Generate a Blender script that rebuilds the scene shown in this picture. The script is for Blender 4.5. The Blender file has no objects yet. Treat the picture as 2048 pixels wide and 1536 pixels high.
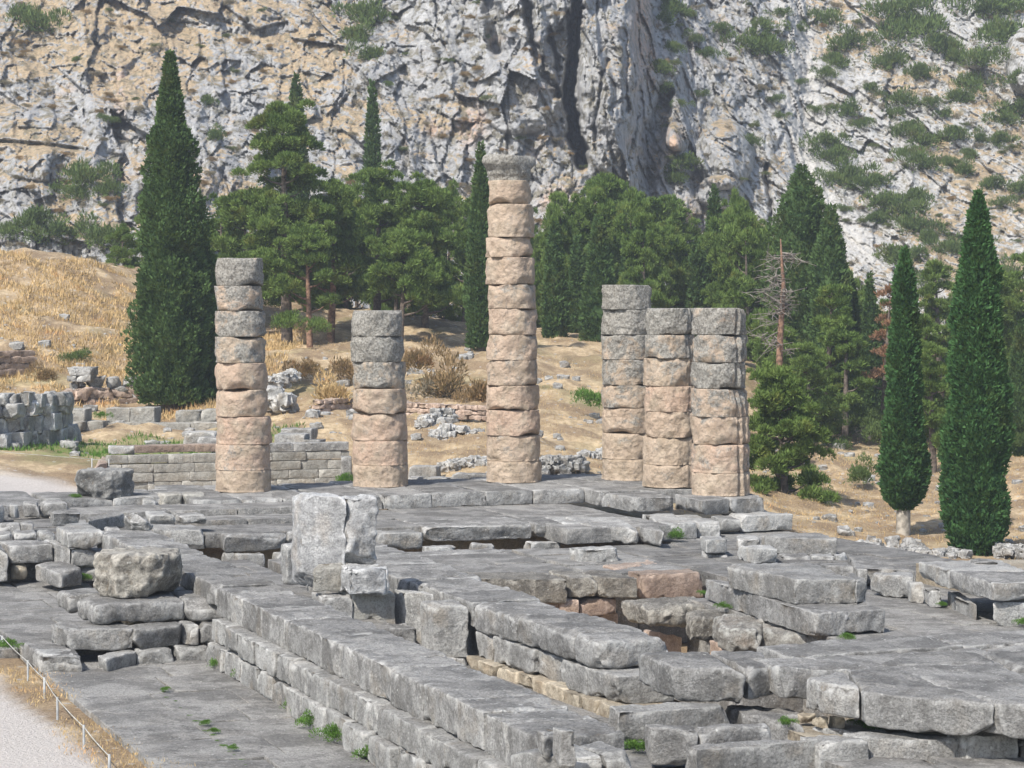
import bpy, math
import numpy as np
from math import radians, sin, cos, tan, pi
sc = bpy.context.scene
# ------------------------------------------------------------------ camera, sky, sun
F = 4700.0; CX = 1024.0; CY = 768.0; H = 6.2
PITCH = math.atan(163.0/F)
cam_d = bpy.data.cameras.new('camera'); cam = bpy.data.objects.new('camera', cam_d)
sc.collection.objects.link(cam); sc.camera = cam
cam.location = (0, 0, H); cam.rotation_euler = (pi/2-PITCH, 0, 0)
cam_d.sensor_width = 36; cam_d.lens = 36*F/2048; cam_d.clip_end = 3000; cam_d.clip_start = .5
SUN_AZ = radians(37); SUN_EL = radians(49)       # azimuth to the left of straight behind the camera
to_sun = np.array([-sin(SUN_AZ)*cos(SUN_EL), -cos(SUN_AZ)*cos(SUN_EL), sin(SUN_EL)])
w = bpy.data.worlds.new('World'); sc.world = w; w.use_nodes = True
nt = w.node_tree; nt.nodes.clear()
sky = nt.nodes.new('ShaderNodeTexSky'); sky.sky_type = 'NISHITA'; sky.sun_disc = False
sky.sun_elevation = SUN_EL; sky.sun_rotation = math.atan2(to_sun[0], to_sun[1]); sky.air_density = 1.0; sky.dust_density = 1.5
bg = nt.nodes.new('ShaderNodeBackground'); bg.inputs[1].default_value = .14
out = nt.nodes.new('ShaderNodeOutputWorld')
nt.links.new(sky.outputs[0], bg.inputs[0]); nt.links.new(bg.outputs[0], out.inputs[0])
sun_d = bpy.data.lights.new('sun', 'SUN'); sun_d.energy = 4.2; sun_d.angle = radians(.55); sun_d.color = (1, .955, .88)
sun = bpy.data.objects.new('sun', sun_d); sc.collection.objects.link(sun)
from mathutils import Vector
sun.rotation_euler = Vector(to_sun).to_track_quat('Z', 'Y').to_euler(); sun.location = (0, 0, 60)
sc.view_settings.view_transform = 'Standard'; sc.view_settings.look = 'None'
sc.view_settings.exposure = 0.45; sc.view_settings.gamma = 1
try: sc.cycles.max_bounces = 6; sc.cycles.transparent_max_bounces = 8
except Exception: pass

rng = np.random.default_rng(7)
C = sc.collection
# ------------------------------------------------------------------ coordinates
CROP = dict(f=(0,0,1), c1=(0,880,.3418), c2=(500,920,.3418), c3=(1100,920,.3418), c4=(1448,980,.293), c5=(0,1236,.2441),
            c6=(400,1150,.3418), c7=(1000,1150,.3418), d1=(1548,1236,.2441), d2=(1048,1346,.2441), d3=(0,970,.1953),
            d4=(1348,1040,.1953), d5=(0,700,.15625), d6=(1648,1040,.1953), c8=(0,680,.293), ce=(550,600,.3418))
def px(c, x, y): o = CROP[c]; return o[0]+o[2]*x, o[1]+o[2]*y
def ray(x, y):
    a = (x-CX)/F; b = -(y-CY)/F
    return np.array([a, cos(PITCH)+sin(PITCH)*b, -sin(PITCH)+cos(PITCH)*b])
def at_z(x, y, z):
    d = ray(x, y); t = (z-H)/d[2]; return np.array([d[0]*t, d[1]*t, z])
def at_d(x, y, Y):
    d = ray(x, y); t = Y/d[1]; return np.array([d[0]*t, Y, H+d[2]*t])
CA, SA = cos(radians(20.96)), sin(radians(20.96))
AWAY = np.array([-SA, CA]); RIGHT = np.array([CA, SA])
def uv(u, v): return np.array([u*CA+v*SA, u*SA-v*CA])
# ------------------------------------------------------------------ numpy noise
def _h(i, j, k, s):
    n = (i*374761393 + j*668265263 + k*2147483647 + s*1274126177) & 0xffffffff
    n = ((n ^ (n >> 13))*1274126177) & 0xffffffff
    n = ((n ^ (n >> 15))*2246822519) & 0xffffffff
    return ((n ^ (n >> 16)) & 0xffffff)/float(0xffffff)
def vn(p, s=0):
    p = np.asarray(p, float); f = np.floor(p); t = p-f; t = t*t*(3-2*t); i = f.astype(np.int64)
    r = 0
    for a in (0, 1):
        for b in (0, 1):
            for c in (0, 1):
                r = r + _h(i[:,0]+a, i[:,1]+b, i[:,2]+c, s)*np.where(a, t[:,0], 1-t[:,0])*np.where(b, t[:,1], 1-t[:,1])*np.where(c, t[:,2], 1-t[:,2])
    return r*2-1
def fbm(p, s=0, o=4):
    r = 0; a = 1; q = np.asarray(p, float)
    for k in range(o): r = r + a*vn(q, s+k*17); q = q*2.03+11.3; a *= .5
    return r
def worley(p, s=0):
    f = np.floor(p).astype(np.int64); d1 = np.full(len(p), 9.); d2 = d1.copy(); cid = np.zeros(len(p))
    for a in (-1, 0, 1):
        for b in (-1, 0, 1):
            for c in (-1, 0, 1):
                i, j, k = f[:,0]+a, f[:,1]+b, f[:,2]+c
                q = np.stack([i+_h(i,j,k,s), j+_h(i,j,k,s+1), k+_h(i,j,k,s+2)], 1)
                d = np.linalg.norm(p-q, axis=1); m = d < d1
                d2 = np.where(m, d1, np.minimum(d2, d)); cid = np.where(m, _h(i,j,k,s+3), cid); d1 = np.where(m, d, d1)
    return d1, d2, cid
def facets(p, s, A, B, bias=0.):
    """flat tilted facets, one per cell, with the distance to the cell border"""
    f = np.floor(p).astype(np.int64); d1 = np.full(len(p), 9.); d2 = d1.copy(); val = np.zeros(len(p))
    for a in (-1, 0, 1):
        for b in (-1, 0, 1):
            for c in (-1, 0, 1):
                i, j, k = f[:,0]+a, f[:,1]+b, f[:,2]+c
                v = np.stack([p[:,0]-i-_h(i,j,k,s), p[:,1]-j-_h(i,j,k,s+1), p[:,2]-k-_h(i,j,k,s+2)], 1)
                d = np.linalg.norm(v, axis=1); m = d < d1
                x = A*(_h(i,j,k,s+3)-.5)+B*(v[:,0]*(_h(i,j,k,s+4)*2-1)+v[:,1]*(_h(i,j,k,s+5)*2-1+bias))
                d2 = np.where(m, d1, np.minimum(d2, d)); val = np.where(m, x, val); d1 = np.where(m, d, d1)
    return val, d2-d1
# ------------------------------------------------------------------ mesh helpers
def mk_mesh(name, V, Fq, smooth=True, attrs=None):
    V = np.ascontiguousarray(V, np.float32); Fq = np.ascontiguousarray(Fq, np.int32); n = Fq.shape[1]
    me = bpy.data.meshes.new(name); me.vertices.add(len(V)); me.vertices.foreach_set('co', V.ravel())
    me.loops.add(Fq.size); me.loops.foreach_set('vertex_index', Fq.ravel())
    me.polygons.add(len(Fq)); me.polygons.foreach_set('loop_start', np.arange(0, Fq.size, n, dtype=np.int32))
    try: me.polygons.foreach_set('loop_total', np.full(len(Fq), n, np.int32))
    except Exception: pass
    me.polygons.foreach_set('use_smooth', np.full(len(Fq), smooth, bool))
    for k, a in (attrs or {}).items():
        at = me.attributes.new(k, 'FLOAT', 'POINT'); at.data.foreach_set('value', np.ascontiguousarray(a, np.float32))
    me.update(calc_edges=True); me.validate(); return me
def link(name, me, mat, parent=None, loc=(0,0,0), label=None, cat=None, group=None, kind=None):
    o = bpy.data.objects.new(name, me); C.objects.link(o); o.location = [float(x) for x in loc]
    if me is not None and mat is not None and not me.materials: me.materials.append(mat)
    if parent is not None: o.parent = parent
    if label: o['label'] = label
    if cat: o['category'] = cat
    if group: o['group'] = group
    if kind: o['kind'] = kind
    return o
def empty(name, loc, label, cat, group=None): return link(name, None, None, None, loc, label, cat, group)
class MB:
    def __init__(s): s.V = []; s.F = []; s.n = 0
    def add(s, V, Fq): s.V.append(V); s.F.append(np.asarray(Fq)+s.n); s.n += len(V)
    def mesh(s, name, **k): return mk_mesh(name, np.concatenate(s.V), np.concatenate(s.F), **k)
def tube(P, R, n=8):
    P = np.asarray(P, float); V = []; Fq = []
    for i, p in enumerate(P):
        t = P[min(i+1, len(P)-1)]-P[max(i-1, 0)]; t /= np.linalg.norm(t)+1e-9
        a = np.cross(t, [0.31, .9, .2]); a /= np.linalg.norm(a); b = np.cross(t, a)
        for k in range(n): th = 2*pi*k/n; V.append(p+R[i]*(a*cos(th)+b*sin(th)))
    for i in range(len(P)-1):
        for k in range(n): Fq.append([i*n+k, i*n+(k+1)%n, (i+1)*n+(k+1)%n, (i+1)*n+k])
    e = len(V); V.append(P[-1]); last = (len(P)-1)*n
    for k in range(n): Fq.append([last+k, last+(k+1)%n, e, e])
    return np.array(V), np.array(Fq)
def axis_lines(L, r, step):
    n = max(2, int(round((L-2*r)/step))); m = np.linspace(-L/2+r, L/2-r, n+1)
    return np.concatenate([[-L/2, -L/2+.35*r], m, [L/2-.35*r, L/2]])
def box_grid(La, Lb, Hh, r, step):
    xs, ys, zs = (axis_lines(l, r, step) for l in (La, Lb, Hh)); idx = {}; V = []; Fq = []
    nx, ny, nz = len(xs), len(ys), len(zs)
    def vid(i, j, k):
        t = (i, j, k)
        if t not in idx: idx[t] = len(V); V.append((xs[i], ys[j], zs[k]))
        return idx[t]
    for i in range(nx-1):
        for j in range(ny-1):
            Fq.append((vid(i,j,nz-1), vid(i+1,j,nz-1), vid(i+1,j+1,nz-1), vid(i,j+1,nz-1)))
            Fq.append((vid(i,j,0), vid(i,j+1,0), vid(i+1,j+1,0), vid(i+1,j,0)))
    for i in range(nx-1):
        for k in range(nz-1):
            Fq.append((vid(i,0,k), vid(i+1,0,k), vid(i+1,0,k+1), vid(i,0,k+1)))
            Fq.append((vid(i,ny-1,k), vid(i,ny-1,k+1), vid(i+1,ny-1,k+1), vid(i+1,ny-1,k)))
    for j in range(ny-1):
        for k in range(nz-1):
            Fq.append((vid(0,j,k), vid(0,j,k+1), vid(0,j+1,k+1), vid(0,j+1,k)))
            Fq.append((vid(nx-1,j,k), vid(nx-1,j+1,k), vid(nx-1,j+1,k+1), vid(nx-1,j,k+1)))
    return np.array(V), np.array(Fq)
def clip_planes(V, r, planes):
    for n, d in planes:
        s = V@n-d; m = s > 0; V[m] -= np.outer(s[m], n)
    return V
seedc = [100]
def stone_mesh(name, Q, zt, h, r=.028, rough=.026, chips=3, chip=.14, step=.1, under=0.0):
    """an irregular block whose top face is the quad Q (near-left, near-right, far-right, far-left)"""
    seedc[0] += 1; s = seedc[0]; rg = np.random.default_rng(s)
    Q = np.array([q[:2] for q in Q], float)
    La = (np.linalg.norm(Q[1]-Q[0])+np.linalg.norm(Q[2]-Q[3]))/2; Lb = (np.linalg.norm(Q[3]-Q[0])+np.linalg.norm(Q[2]-Q[1]))/2
    La = max(La, .12); Lb = max(Lb, .12); r = min(r, La*.3, Lb*.3, h*.3)
    V, Fq = box_grid(La, Lb, h, r, step)
    hf = np.array([La/2, Lb/2, h/2]); q = np.clip(V, -(hf-r), hf-r); d = V-q; dl = np.linalg.norm(d, axis=1, keepdims=True)
    n = d/np.maximum(dl, 1e-6); P = q+n*r
    edge = ((np.abs(V) > hf-r*1.01-step*.6).sum(1) >= 2)*1.0
    pl = []
    for _ in range(chips):
        c = np.array([rg.choice([-1, 1]), rg.choice([-1, -1, 1]), rg.choice([-1, -.6, 1, 1])])
        nn = c*np.array([rg.uniform(.2, 1), rg.uniform(.2, 1), rg.uniform(.15, 1)]); 
        if rg.random() < .45: nn[rg.integers(0, 2)] *= .1
        nn /= np.linalg.norm(nn)
        pl.append((nn, float(np.abs(nn)@hf)-rg.uniform(.25, 1)*chip))
    P = clip_planes(P, r, pl)
    W = P*1.0+s*3.17
    P += n*(rough*(fbm(W*1.6, s, 3)+.7*fbm(W*6, s+5, 4)))[:,None]
    P -= n*(edge*np.maximum(0, fbm(W*4.5, s+9, 3)-.15)*rough*2.2)[:,None]
    if under: P[:,2] += np.where(P[:,2] < 0, np.maximum(0, fbm(W*[1.7,1.7,0], s+3, 3))*under, 0)
    sx = P[:,0]/La+.5; ty = P[:,1]/Lb+.5
    XY = ((1-sx)*(1-ty))[:,None]*Q[0]+(sx*(1-ty))[:,None]*Q[1]+(sx*ty)[:,None]*Q[2]+((1-sx)*ty)[:,None]*Q[3]
    tilt = rg.uniform(-.008, .008, 2)
    Z = zt-h/2+P[:,2]+P[:,0]*tilt[0]+P[:,1]*tilt[1]
    c = Q.mean(0); o = np.array([c[0], c[1], zt-h])
    return mk_mesh(name, np.column_stack([XY, Z])-o, Fq), o
def block(name, Q, zt, h, mat, parent=None, label=None, cat=None, group=None, kind=None, **k):
    me, o = stone_mesh(name, Q, zt, h, **k)
    if parent is not None: o = o-np.array(parent.location)
    ob = link(name, me, mat, parent, o, label, cat, group, kind)
    ob.color = (rng.random(), rng.random(), rng.random(), 1); return ob
def quad(c, NL, NR, z, FL=None, FR=None, d=1.0):
    """points of one crop of the photograph, each turned into its place on the level z"""
    P = [at_z(*px(*( (c,)+p if len(p) == 2 else p)), z)[:2] for p in (NL, NR)]
    fr = at_z(*px(*((c,)+FR if len(FR) == 2 else FR)), z)[:2] if FR else P[1]+AWAY*d
    fl = at_z(*px(*((c,)+FL if len(FL) == 2 else FL)), z)[:2] if FL else P[0]+AWAY*d
    return [P[0], P[1], fr, fl]
def UVQ(u0, u1, v0, v1): return [uv(u0, v1), uv(u1, v1), uv(u1, v0), uv(u0, v0)]   # v1 = nearer
# ------------------------------------------------------------------ materials
class N:
    def __init__(s, name):
        s.m = bpy.data.materials.new(name); s.m.use_nodes = True; s.t = s.m.node_tree; s.t.nodes.clear()
        s.out = s.nd('ShaderNodeOutputMaterial'); s.geo = s.nd('ShaderNodeNewGeometry')
    def nd(s, t): return s.t.nodes.new(t)
    def put(s, i, v):
        if isinstance(v, (int, float)): i.default_value = v
        elif isinstance(v, tuple): i.default_value = v if len(v) == len(i.default_value) else v+(1,)
        else: s.t.links.new(v, i)
    def mp(s, sc_, vec=None, loc=(0,0,0)):
        n = s.nd('ShaderNodeMapping'); s.put(n.inputs[0], vec or s.geo.outputs['Position']); n.inputs['Scale'].default_value = sc_; n.inputs['Location'].default_value = loc
        return n.outputs[0]
    def noise(s, scale, det=5, vec=None, rough=.55, dist=0):
        n = s.nd('ShaderNodeTexNoise'); s.put(n.inputs['Vector'], vec or s.geo.outputs['Position'])
        n.inputs['Scale'].default_value = scale; n.inputs['Detail'].default_value = det; n.inputs['Roughness'].default_value = rough; n.inputs['Distortion'].default_value = dist
        return n.outputs['Fac']
    def vor(s, scale, feat='F1', vec=None, out='Distance'):
        n = s.nd('ShaderNodeTexVoronoi'); n.feature = feat; s.put(n.inputs['Vector'], vec or s.geo.outputs['Position']); n.inputs['Scale'].default_value = scale
        return n.outputs[out]
    def ramp(s, v, a, b, lo=0., hi=1.):
        n = s.nd('ShaderNodeMapRange'); n.interpolation_type = 'SMOOTHSTEP'; s.put(n.inputs[0], v)
        for i, x in enumerate((a, b, lo, hi)): s.put(n.inputs[1+i], x)
        return n.outputs[0]
    def mth(s, op, a, b=0.):
        n = s.nd('ShaderNodeMath'); n.operation = op; s.put(n.inputs[0], a); s.put(n.inputs[1], b); return n.outputs[0]
    def mul(s, a, b): return s.mth('MULTIPLY', a, b)
    def mix(s, f, a, b, mode='MIX'):
        n = s.nd('ShaderNodeMix'); n.data_type = 'RGBA'; n.blend_type = mode; s.put(n.inputs[0], f); s.put(n.inputs[6], a); s.put(n.inputs[7], b); return n.outputs[2]
    def attr(s, nm): n = s.nd('ShaderNodeAttribute'); n.attribute_name = nm; return n.outputs['Fac']
    def xyz(s, v): n = s.nd('ShaderNodeSeparateXYZ'); s.put(n.inputs[0], v); return n.outputs
    def bump(s, h, strength, dist, nrm=None):
        n = s.nd('ShaderNodeBump'); s.put(n.inputs['Height'], h); n.inputs['Strength'].default_value = strength; n.inputs['Distance'].default_value = dist
        if nrm: s.put(n.inputs['Normal'], nrm)
        return n.outputs[0]
    def bsdf(s, col, rough=.9, nrm=None, spec=.2):
        n = s.nd('ShaderNodeBsdfPrincipled'); s.put(n.inputs['Base Color'], col); n.inputs['Roughness'].default_value = rough
        n.inputs['Specular IOR Level'].default_value = spec
        if nrm: s.put(n.inputs['Normal'], nrm)
        s.t.links.new(n.outputs[0], s.out.inputs[0]); return s.m
def stone_mat(name, dark, light, top, topmix=.8, warm=None, warm_amt=0., edge=.5, speck=1., bump=1., joints=False):
    s = N(name); nz = s.xyz(s.geo.outputs['Normal'])[2]; oi = s.nd('ShaderNodeObjectInfo')
    off = s.nd('ShaderNodeVectorMath'); off.operation = 'MULTIPLY_ADD'; s.put(off.inputs[0], oi.outputs['Random']); off.inputs[1].default_value = (37, 21, 13); s.put(off.inputs[2], s.geo.outputs['Position'])
    P = off.outputs[0]
    big = s.noise(.7, 6, P); mid = s.noise(3.2, 7, P, .65); fine = s.noise(16, 6, P, .7)
    v = s.mth('ADD', s.mul(big, .5), s.mth('ADD', s.mul(mid, .35), s.mul(fine, .15)))
    col = s.mix(s.ramp(v, .42, .58), dark, light)
    side = s.ramp(nz, .45, .8, 1, 0)
    st = s.noise(1, 4, s.mp((4.2, 4.2, .55), P), .6)
    col = s.mix(s.mul(s.ramp(st, .54, .72), s.mul(side, .30)), col, tuple(min(1, c*1.5) for c in light))
    col = s.mix(s.mul(s.ramp(st, .46, .30), s.mul(side, .32)), col, tuple(c*.5 for c in dark))
    if warm: col = s.mix(s.mul(s.ramp(s.noise(1.3, 5, P), .5, .68), warm_amt), col, warm)
    tn = s.noise(.9, 6, s.mp((1, 1, 1), P, (5, 3, 1)), .6, .6)
    tc = s.mix(s.ramp(tn, .40, .60), tuple(c*.75 for c in top), tuple(min(1, c*1.6) for c in top))
    tc = s.mix(s.mul(s.ramp(s.noise(1.6, 7, P, .7, 1.2), .47, .38), .6), tc, tuple(c*.55 for c in top))
    tc = s.mix(s.ramp(s.noise(9, 5, P, .7), .5, .72, 0, .5), tc, light)
    col = s.mix(s.mul(s.ramp(nz, .55, .9), topmix), col, tc)
    # black lichen blotches and pale specks
    col = s.mix(s.mul(s.ramp(s.noise(5.5, 6, P, .7), .56, .7), .55), col, tuple(c*.42 for c in dark))
    vd = s.vor(3.3, 'F1', P); vc = s.xyz(s.vor(3.3, 'F1', P, 'Color'))[0]
    sp = s.mul(s.ramp(s.mth('ADD', vd, s.mul(s.noise(14, 3, P), .12)), .17, .12), s.ramp(vc, .50, .52))
    col = s.mix(s.mul(sp, .75*speck), col, (.62, .61, .57))
    vd2 = s.vor(11, 'F1', P); vc2 = s.xyz(s.vor(11, 'F1', P, 'Color'))[1]
    col = s.mix(s.mul(s.mul(s.ramp(vd2, .25, .16), s.ramp(vc2, .7, .72)), .6*speck), col, (.55, .55, .52))
    mot = s.noise(26, 5, P, .75)
    col = s.mix(s.mul(s.ramp(mot, .52, .40), .5), col, tuple(c*.5 for c in dark)); col = s.mix(s.mul(s.ramp(mot, .57, .70), .55*max(.5, speck)), col, tuple(min(1, c*1.45) for c in light))
    pt = s.geo.outputs['Pointiness']
    col = s.mix(s.mul(s.ramp(pt, .505, .56), s.mul(s.ramp(mid, .35, .55), edge)), col, tuple(min(1, c*1.75) for c in light))
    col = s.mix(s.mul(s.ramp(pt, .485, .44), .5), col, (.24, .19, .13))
    br = s.nd('ShaderNodeHueSaturation'); s.put(br.inputs['Value'], s.ramp(oi.outputs['Random'], 0, 1, .84, 1.14)); s.put(br.inputs['Color'], col)
    b = s.bump(s.mth('ADD', s.mul(s.noise(7, 9, P, .72), 1.2), s.mul(s.vor(7, 'SMOOTH_F1', P), .35)), bump, .09)
    b = s.bump(s.noise(45, 4, P, .7), .5*bump, .012, b)
    return s.bsdf(br.outputs[0], .92, b)
GREY = stone_mat('grey_limestone', (.195, .19, .18), (.39, .385, .37), (.215, .208, .195), .85, (.34, .28, .2), .25)
GREYF = stone_mat('grey_floor', (.17, .165, .155), (.33, .32, .30), (.215, .208, .195), .8, (.4, .34, .26), .35, edge=.2, speck=.8)
PALE = stone_mat('pale_limestone', (.255, .25, .237), (.44, .435, .415), (.285, .278, .262), .6, (.42, .33, .22), .3)
ROUGH = stone_mat('lichened_poros', (.20, .185, .16), (.50, .47, .41), (.24, .228, .205), .6, (.45, .37, .28), .25, bump=1.6)
DARKS = stone_mat('dark_weathered_stone', (.13, .128, .12), (.31, .305, .29), (.24, .235, .22), .7, bump=1.4)
ROUGH2 = stone_mat('pale_pitted_poros', (.32, .30, .265), (.60, .58, .53), (.34, .32, .29), .6, (.5, .38, .28), .4, bump=1.6)
PINK = stone_mat('pink_poros', (.32, .235, .185), (.46, .355, .285), (.29, .25, .21), .5, (.5, .36, .25), .4, speck=.3)
ASHLAR = stone_mat('ashlar_limestone', (.30, .285, .25), (.42, .405, .365), (.36, .345, .31), .5, (.42, .33, .22), .25, speck=.3)
MARBLE = stone_mat('white_marble', (.30, .30, .30), (.52, .52, .515), (.42, .42, .41), .5, (.45, .36, .26), .3, speck=.5)
EARTHY = stone_mat('earthy_foundation', (.36, .30, .22), (.52, .46, .36), (.3, .27, .22), .5, (.5, .38, .25), .5, speck=.3)
def column_mat():
    s = N('column_poros'); oi = s.nd('ShaderNodeObjectInfo'); oc = s.nd('ShaderNodeSeparateColor'); s.put(oc.inputs[0], oi.outputs['Color'])
    off = s.nd('ShaderNodeVectorMath'); off.operation = 'MULTIPLY_ADD'; s.put(off.inputs[0], oi.outputs['Random']); off.inputs[1].default_value = (31, 17, 23); s.put(off.inputs[2], s.geo.outputs['Position'])
    P = off.outputs[0]; mid = s.noise(2.6, 7, P, .65); fine = s.noise(14, 6, P, .7)
    a = s.mix(s.ramp(mid, .35, .66), (.42, .335, .245), (.61, .50, .385))
    pink = s.mix(s.ramp(fine, .35, .65), (.50, .35, .255), (.64, .475, .365))
    col = s.mix(s.mul(s.ramp(s.noise(1.7, 4, P), .3, .6), oc.outputs[1]), a, pink)
    g = s.mix(s.ramp(fine, .34, .66), (.15, .148, .135), (.46, .45, .41))
    thr = s.ramp(oc.outputs[0], 0, 1, .62, .28)
    m = s.nd('ShaderNodeMapRange'); s.put(m.inputs[0], s.noise(1.5, 8, P, .72, .4)); s.put(m.inputs[1], thr); s.put(m.inputs[2], s.mth('ADD', thr, .1))
    col = s.mix(s.mul(m.outputs[0], .9), col, g)
    col = s.mix(s.mul(s.ramp(s.geo.outputs['Pointiness'], .49, .43), .5), col, (.2, .14, .1))
    col = s.mix(s.mul(s.ramp(s.noise(24, 4, P, .7), .58, .70), .6), col, (.17, .14, .11)); col = s.mix(s.mul(s.ramp(s.noise(9, 6, P, .75), .55, .66), .55), col, (.24, .215, .18))
    b = s.bump(s.mth('ADD', s.noise(5.5, 9, P, .7), s.mul(s.vor(6, 'SMOOTH_F1', P), .45)), 1, .16)
    b = s.bump(s.noise(30, 4, P, .7), .6, .02, b)
    return s.bsdf(col, .93, b)
COLM = column_mat()
def plain(name, c, rough=.8, metal=0, var=.25):
    s = N(name); col = s.mix(s.ramp(s.noise(6, 5), .35, .65), tuple(x*(1-var) for x in c), tuple(min(1, x*(1+var)) for x in c))
    m = s.bsdf(col, rough, s.bump(s.noise(20, 5), .3, .02)); return m
METAL = plain('galvanised_steel', (.30, .31, .31), .5); ROPE = plain('pale_rope', (.40, .39, .35))
BARK = plain('grey_brown_bark', (.13, .105, .085), var=.4); PALEBARK = plain('pale_bark', (.36, .33, .28), var=.3); TWIGS = plain('dry_grey_twigs', (.23, .205, .18), var=.3); REDBARK = plain('red_bark', (.23, .14, .095), var=.4)
def leaf_mat(name, a, b, sc_=1.3, tr=.25):
    s = N(name); col = s.mix(s.ramp(s.noise(sc_, 4), .38, .62), a, b)
    col = s.mix(s.ramp(s.attr('rnd'), 0, 1, 0, .6), col, tuple(min(1, x*1.7) for x in b))
    col = s.mix(s.mul(s.ramp(s.noise(.55, 5, None, .7), .54, .68), .5), col, (b[0]*1.5+.015, b[1]*1.05, b[2]*.9))
    d = s.nd('ShaderNodeBsdfDiffuse'); s.put(d.inputs[0], col); t = s.nd('ShaderNodeBsdfTranslucent'); s.put(t.inputs[0], s.mix(.5, col, (.2, .25, .04)))
    m = s.nd('ShaderNodeMixShader'); m.inputs[0].default_value = tr; s.t.links.new(d.outputs[0], m.inputs[1]); s.t.links.new(t.outputs[0], m.inputs[2]); s.t.links.new(m.outputs[0], s.out.inputs[0]); return s.m
L_CYP = leaf_mat('cypress_foliage', (.038, .07, .028), (.078, .128, .045)); L_CYP2 = leaf_mat('bright_cypress_foliage', (.032, .078, .03), (.06, .13, .044))
L_PINE = leaf_mat('pine_needles', (.06, .108, .026), (.14, .20, .055), .8); L_BUSH = leaf_mat('bush_leaves', (.055, .088, .03), (.10, .14, .048), .5)
L_BUSH2 = leaf_mat('dull_green_scrub', (.07, .09, .04), (.12, .14, .06), .5)
L_DRY = leaf_mat('dry_brown_foliage', (.19, .10, .055), (.27, .16, .10), 1.2); L_GREEN = leaf_mat('fresh_green_leaves', (.06, .125, .025), (.105, .20, .045), 2)
L_STRAW = leaf_mat('dry_grass_blades', (.36, .25, .12), (.52, .38, .2), .35, .2); L_BROWN = leaf_mat('brown_shrub_twigs', (.17, .12, .06), (.26, .18, .10), .8); L_TWIG = leaf_mat('grey_scrub', (.15, .13, .10), (.22, .19, .14), .4)
# ------------------------------------------------------------------ foliage builders
def leaf_quads(P, Dn, L, Wd, name):
    n = len(P); D = Dn/np.maximum(np.linalg.norm(Dn, axis=1, keepdims=True), 1e-6)
    a = np.cross(D, rng.normal(size=(n, 3))); a /= np.maximum(np.linalg.norm(a, axis=1, keepdims=True), 1e-6)
    L = np.broadcast_to(L, n)[:,None]*rng.uniform(.6, 1.3, (n, 1)); W_ = np.broadcast_to(Wd, n)[:,None]*rng.uniform(.6, 1.3, (n, 1))
    V = np.stack([P-a*W_*.5, P+D*L*.45-a*W_*.0-a*W_*.5, P+D*L, P+a*W_*.5+D*L*.35], 1).reshape(-1, 3)
    Fq = np.arange(n*4).reshape(n, 4)
    return V, Fq, np.repeat(rng.random(n), 4)
def crown_cypress(Hc, R, prof, dens=1., leaf=.16, lump=.22, seed=0, clear=0.):
    rg = np.random.default_rng(seed); n = int(dens*2*pi*R*Hc*1.1/(leaf*leaf*.35)); n = min(n, 75000)
    h = rg.random(n*2); keep = rg.random(n*2) < prof(h)+.05; h = h[keep][:n]; n = len(h); th = rg.uniform(0, 2*pi, n)
    rr = prof(h)*R; p0 = np.column_stack([np.cos(th)*rr, np.sin(th)*rr, h*Hc])
    k = 1+lump*fbm(p0*[1.1, 1.1, .7]+seed, seed, 3)+.6*lump*fbm(p0*3.4+seed, seed+4, 2)+.22*np.exp(-(rr/(.35*R))**2)*fbm(p0*2.0, seed+6, 2)
    rad = rr*k*(1-.3*rg.random(n)**2); P = np.column_stack([np.cos(th)*rad, np.sin(th)*rad, clear+h*Hc])
    D = np.column_stack([np.cos(th)*.75, np.sin(th)*.75, np.full(n, .9)])+rg.normal(scale=.45, size=(n, 3))
    return leaf_quads(P, D, leaf*1.5, leaf*.8, '')
def core(Hc, R, prof, clear=0., k=.78, seed=0, n=18, m=30):
    hs = np.linspace(.01, .97, m); V = []
    for h in hs:
        for j in range(n): V.append((cos(2*pi*j/n)*R*k*prof(np.array([h]))[0], sin(2*pi*j/n)*R*k*prof(np.array([h]))[0], clear+h*Hc))
    V = np.array(V); V[:,:2] *= (1+.2*fbm(V*1.1, seed, 3))[:,None]
    Fq = [[i*n+j, i*n+(j+1)%n, (i+1)*n+(j+1)%n, (i+1)*n+j] for i in range(m-1) for j in range(n)]
    return V, np.array(Fq), np.zeros(len(V))
def join(parts, name, smooth=False):
    V = []; Fq = []; A = []; o = 0
    for v, f, a in parts: V.append(v); Fq.append(f+o); A.append(a); o += len(v)
    return mk_mesh(name, np.concatenate(V), np.concatenate(Fq), smooth, {'rnd': np.concatenate(A)})
PROF = {344: [(105,5),(140,22),(190,34),(215,46),(250,50),(290,84),(340,94),(380,90),(410,116),(470,128),(520,122),(560,134),(650,142),(720,144),(790,126),(838,100)],
 1952: [(385,5),(430,30),(500,55),(560,76),(620,88),(700,100),(800,114),(900,122),(1000,125),(1060,118),(1095,92),(1118,60)],
 1806: [(498,4),(560,32),(640,48),(700,60),(800,70),(900,80),(960,86),(995,74),(1022,24),(1082,10)],
 1600: [(332,10),(365,44),(400,84),(440,104),(480,92),(520,120),(600,128),(650,112),(700,130),(780,120),(850,84),(890,50)],
 1660: [(412,8),(450,34),(500,60),(600,76),(700,84),(800,80),(880,40)], 408: [(480,14),(540,50),(620,66),(720,78),(800,72),(838,50)]}
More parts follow.
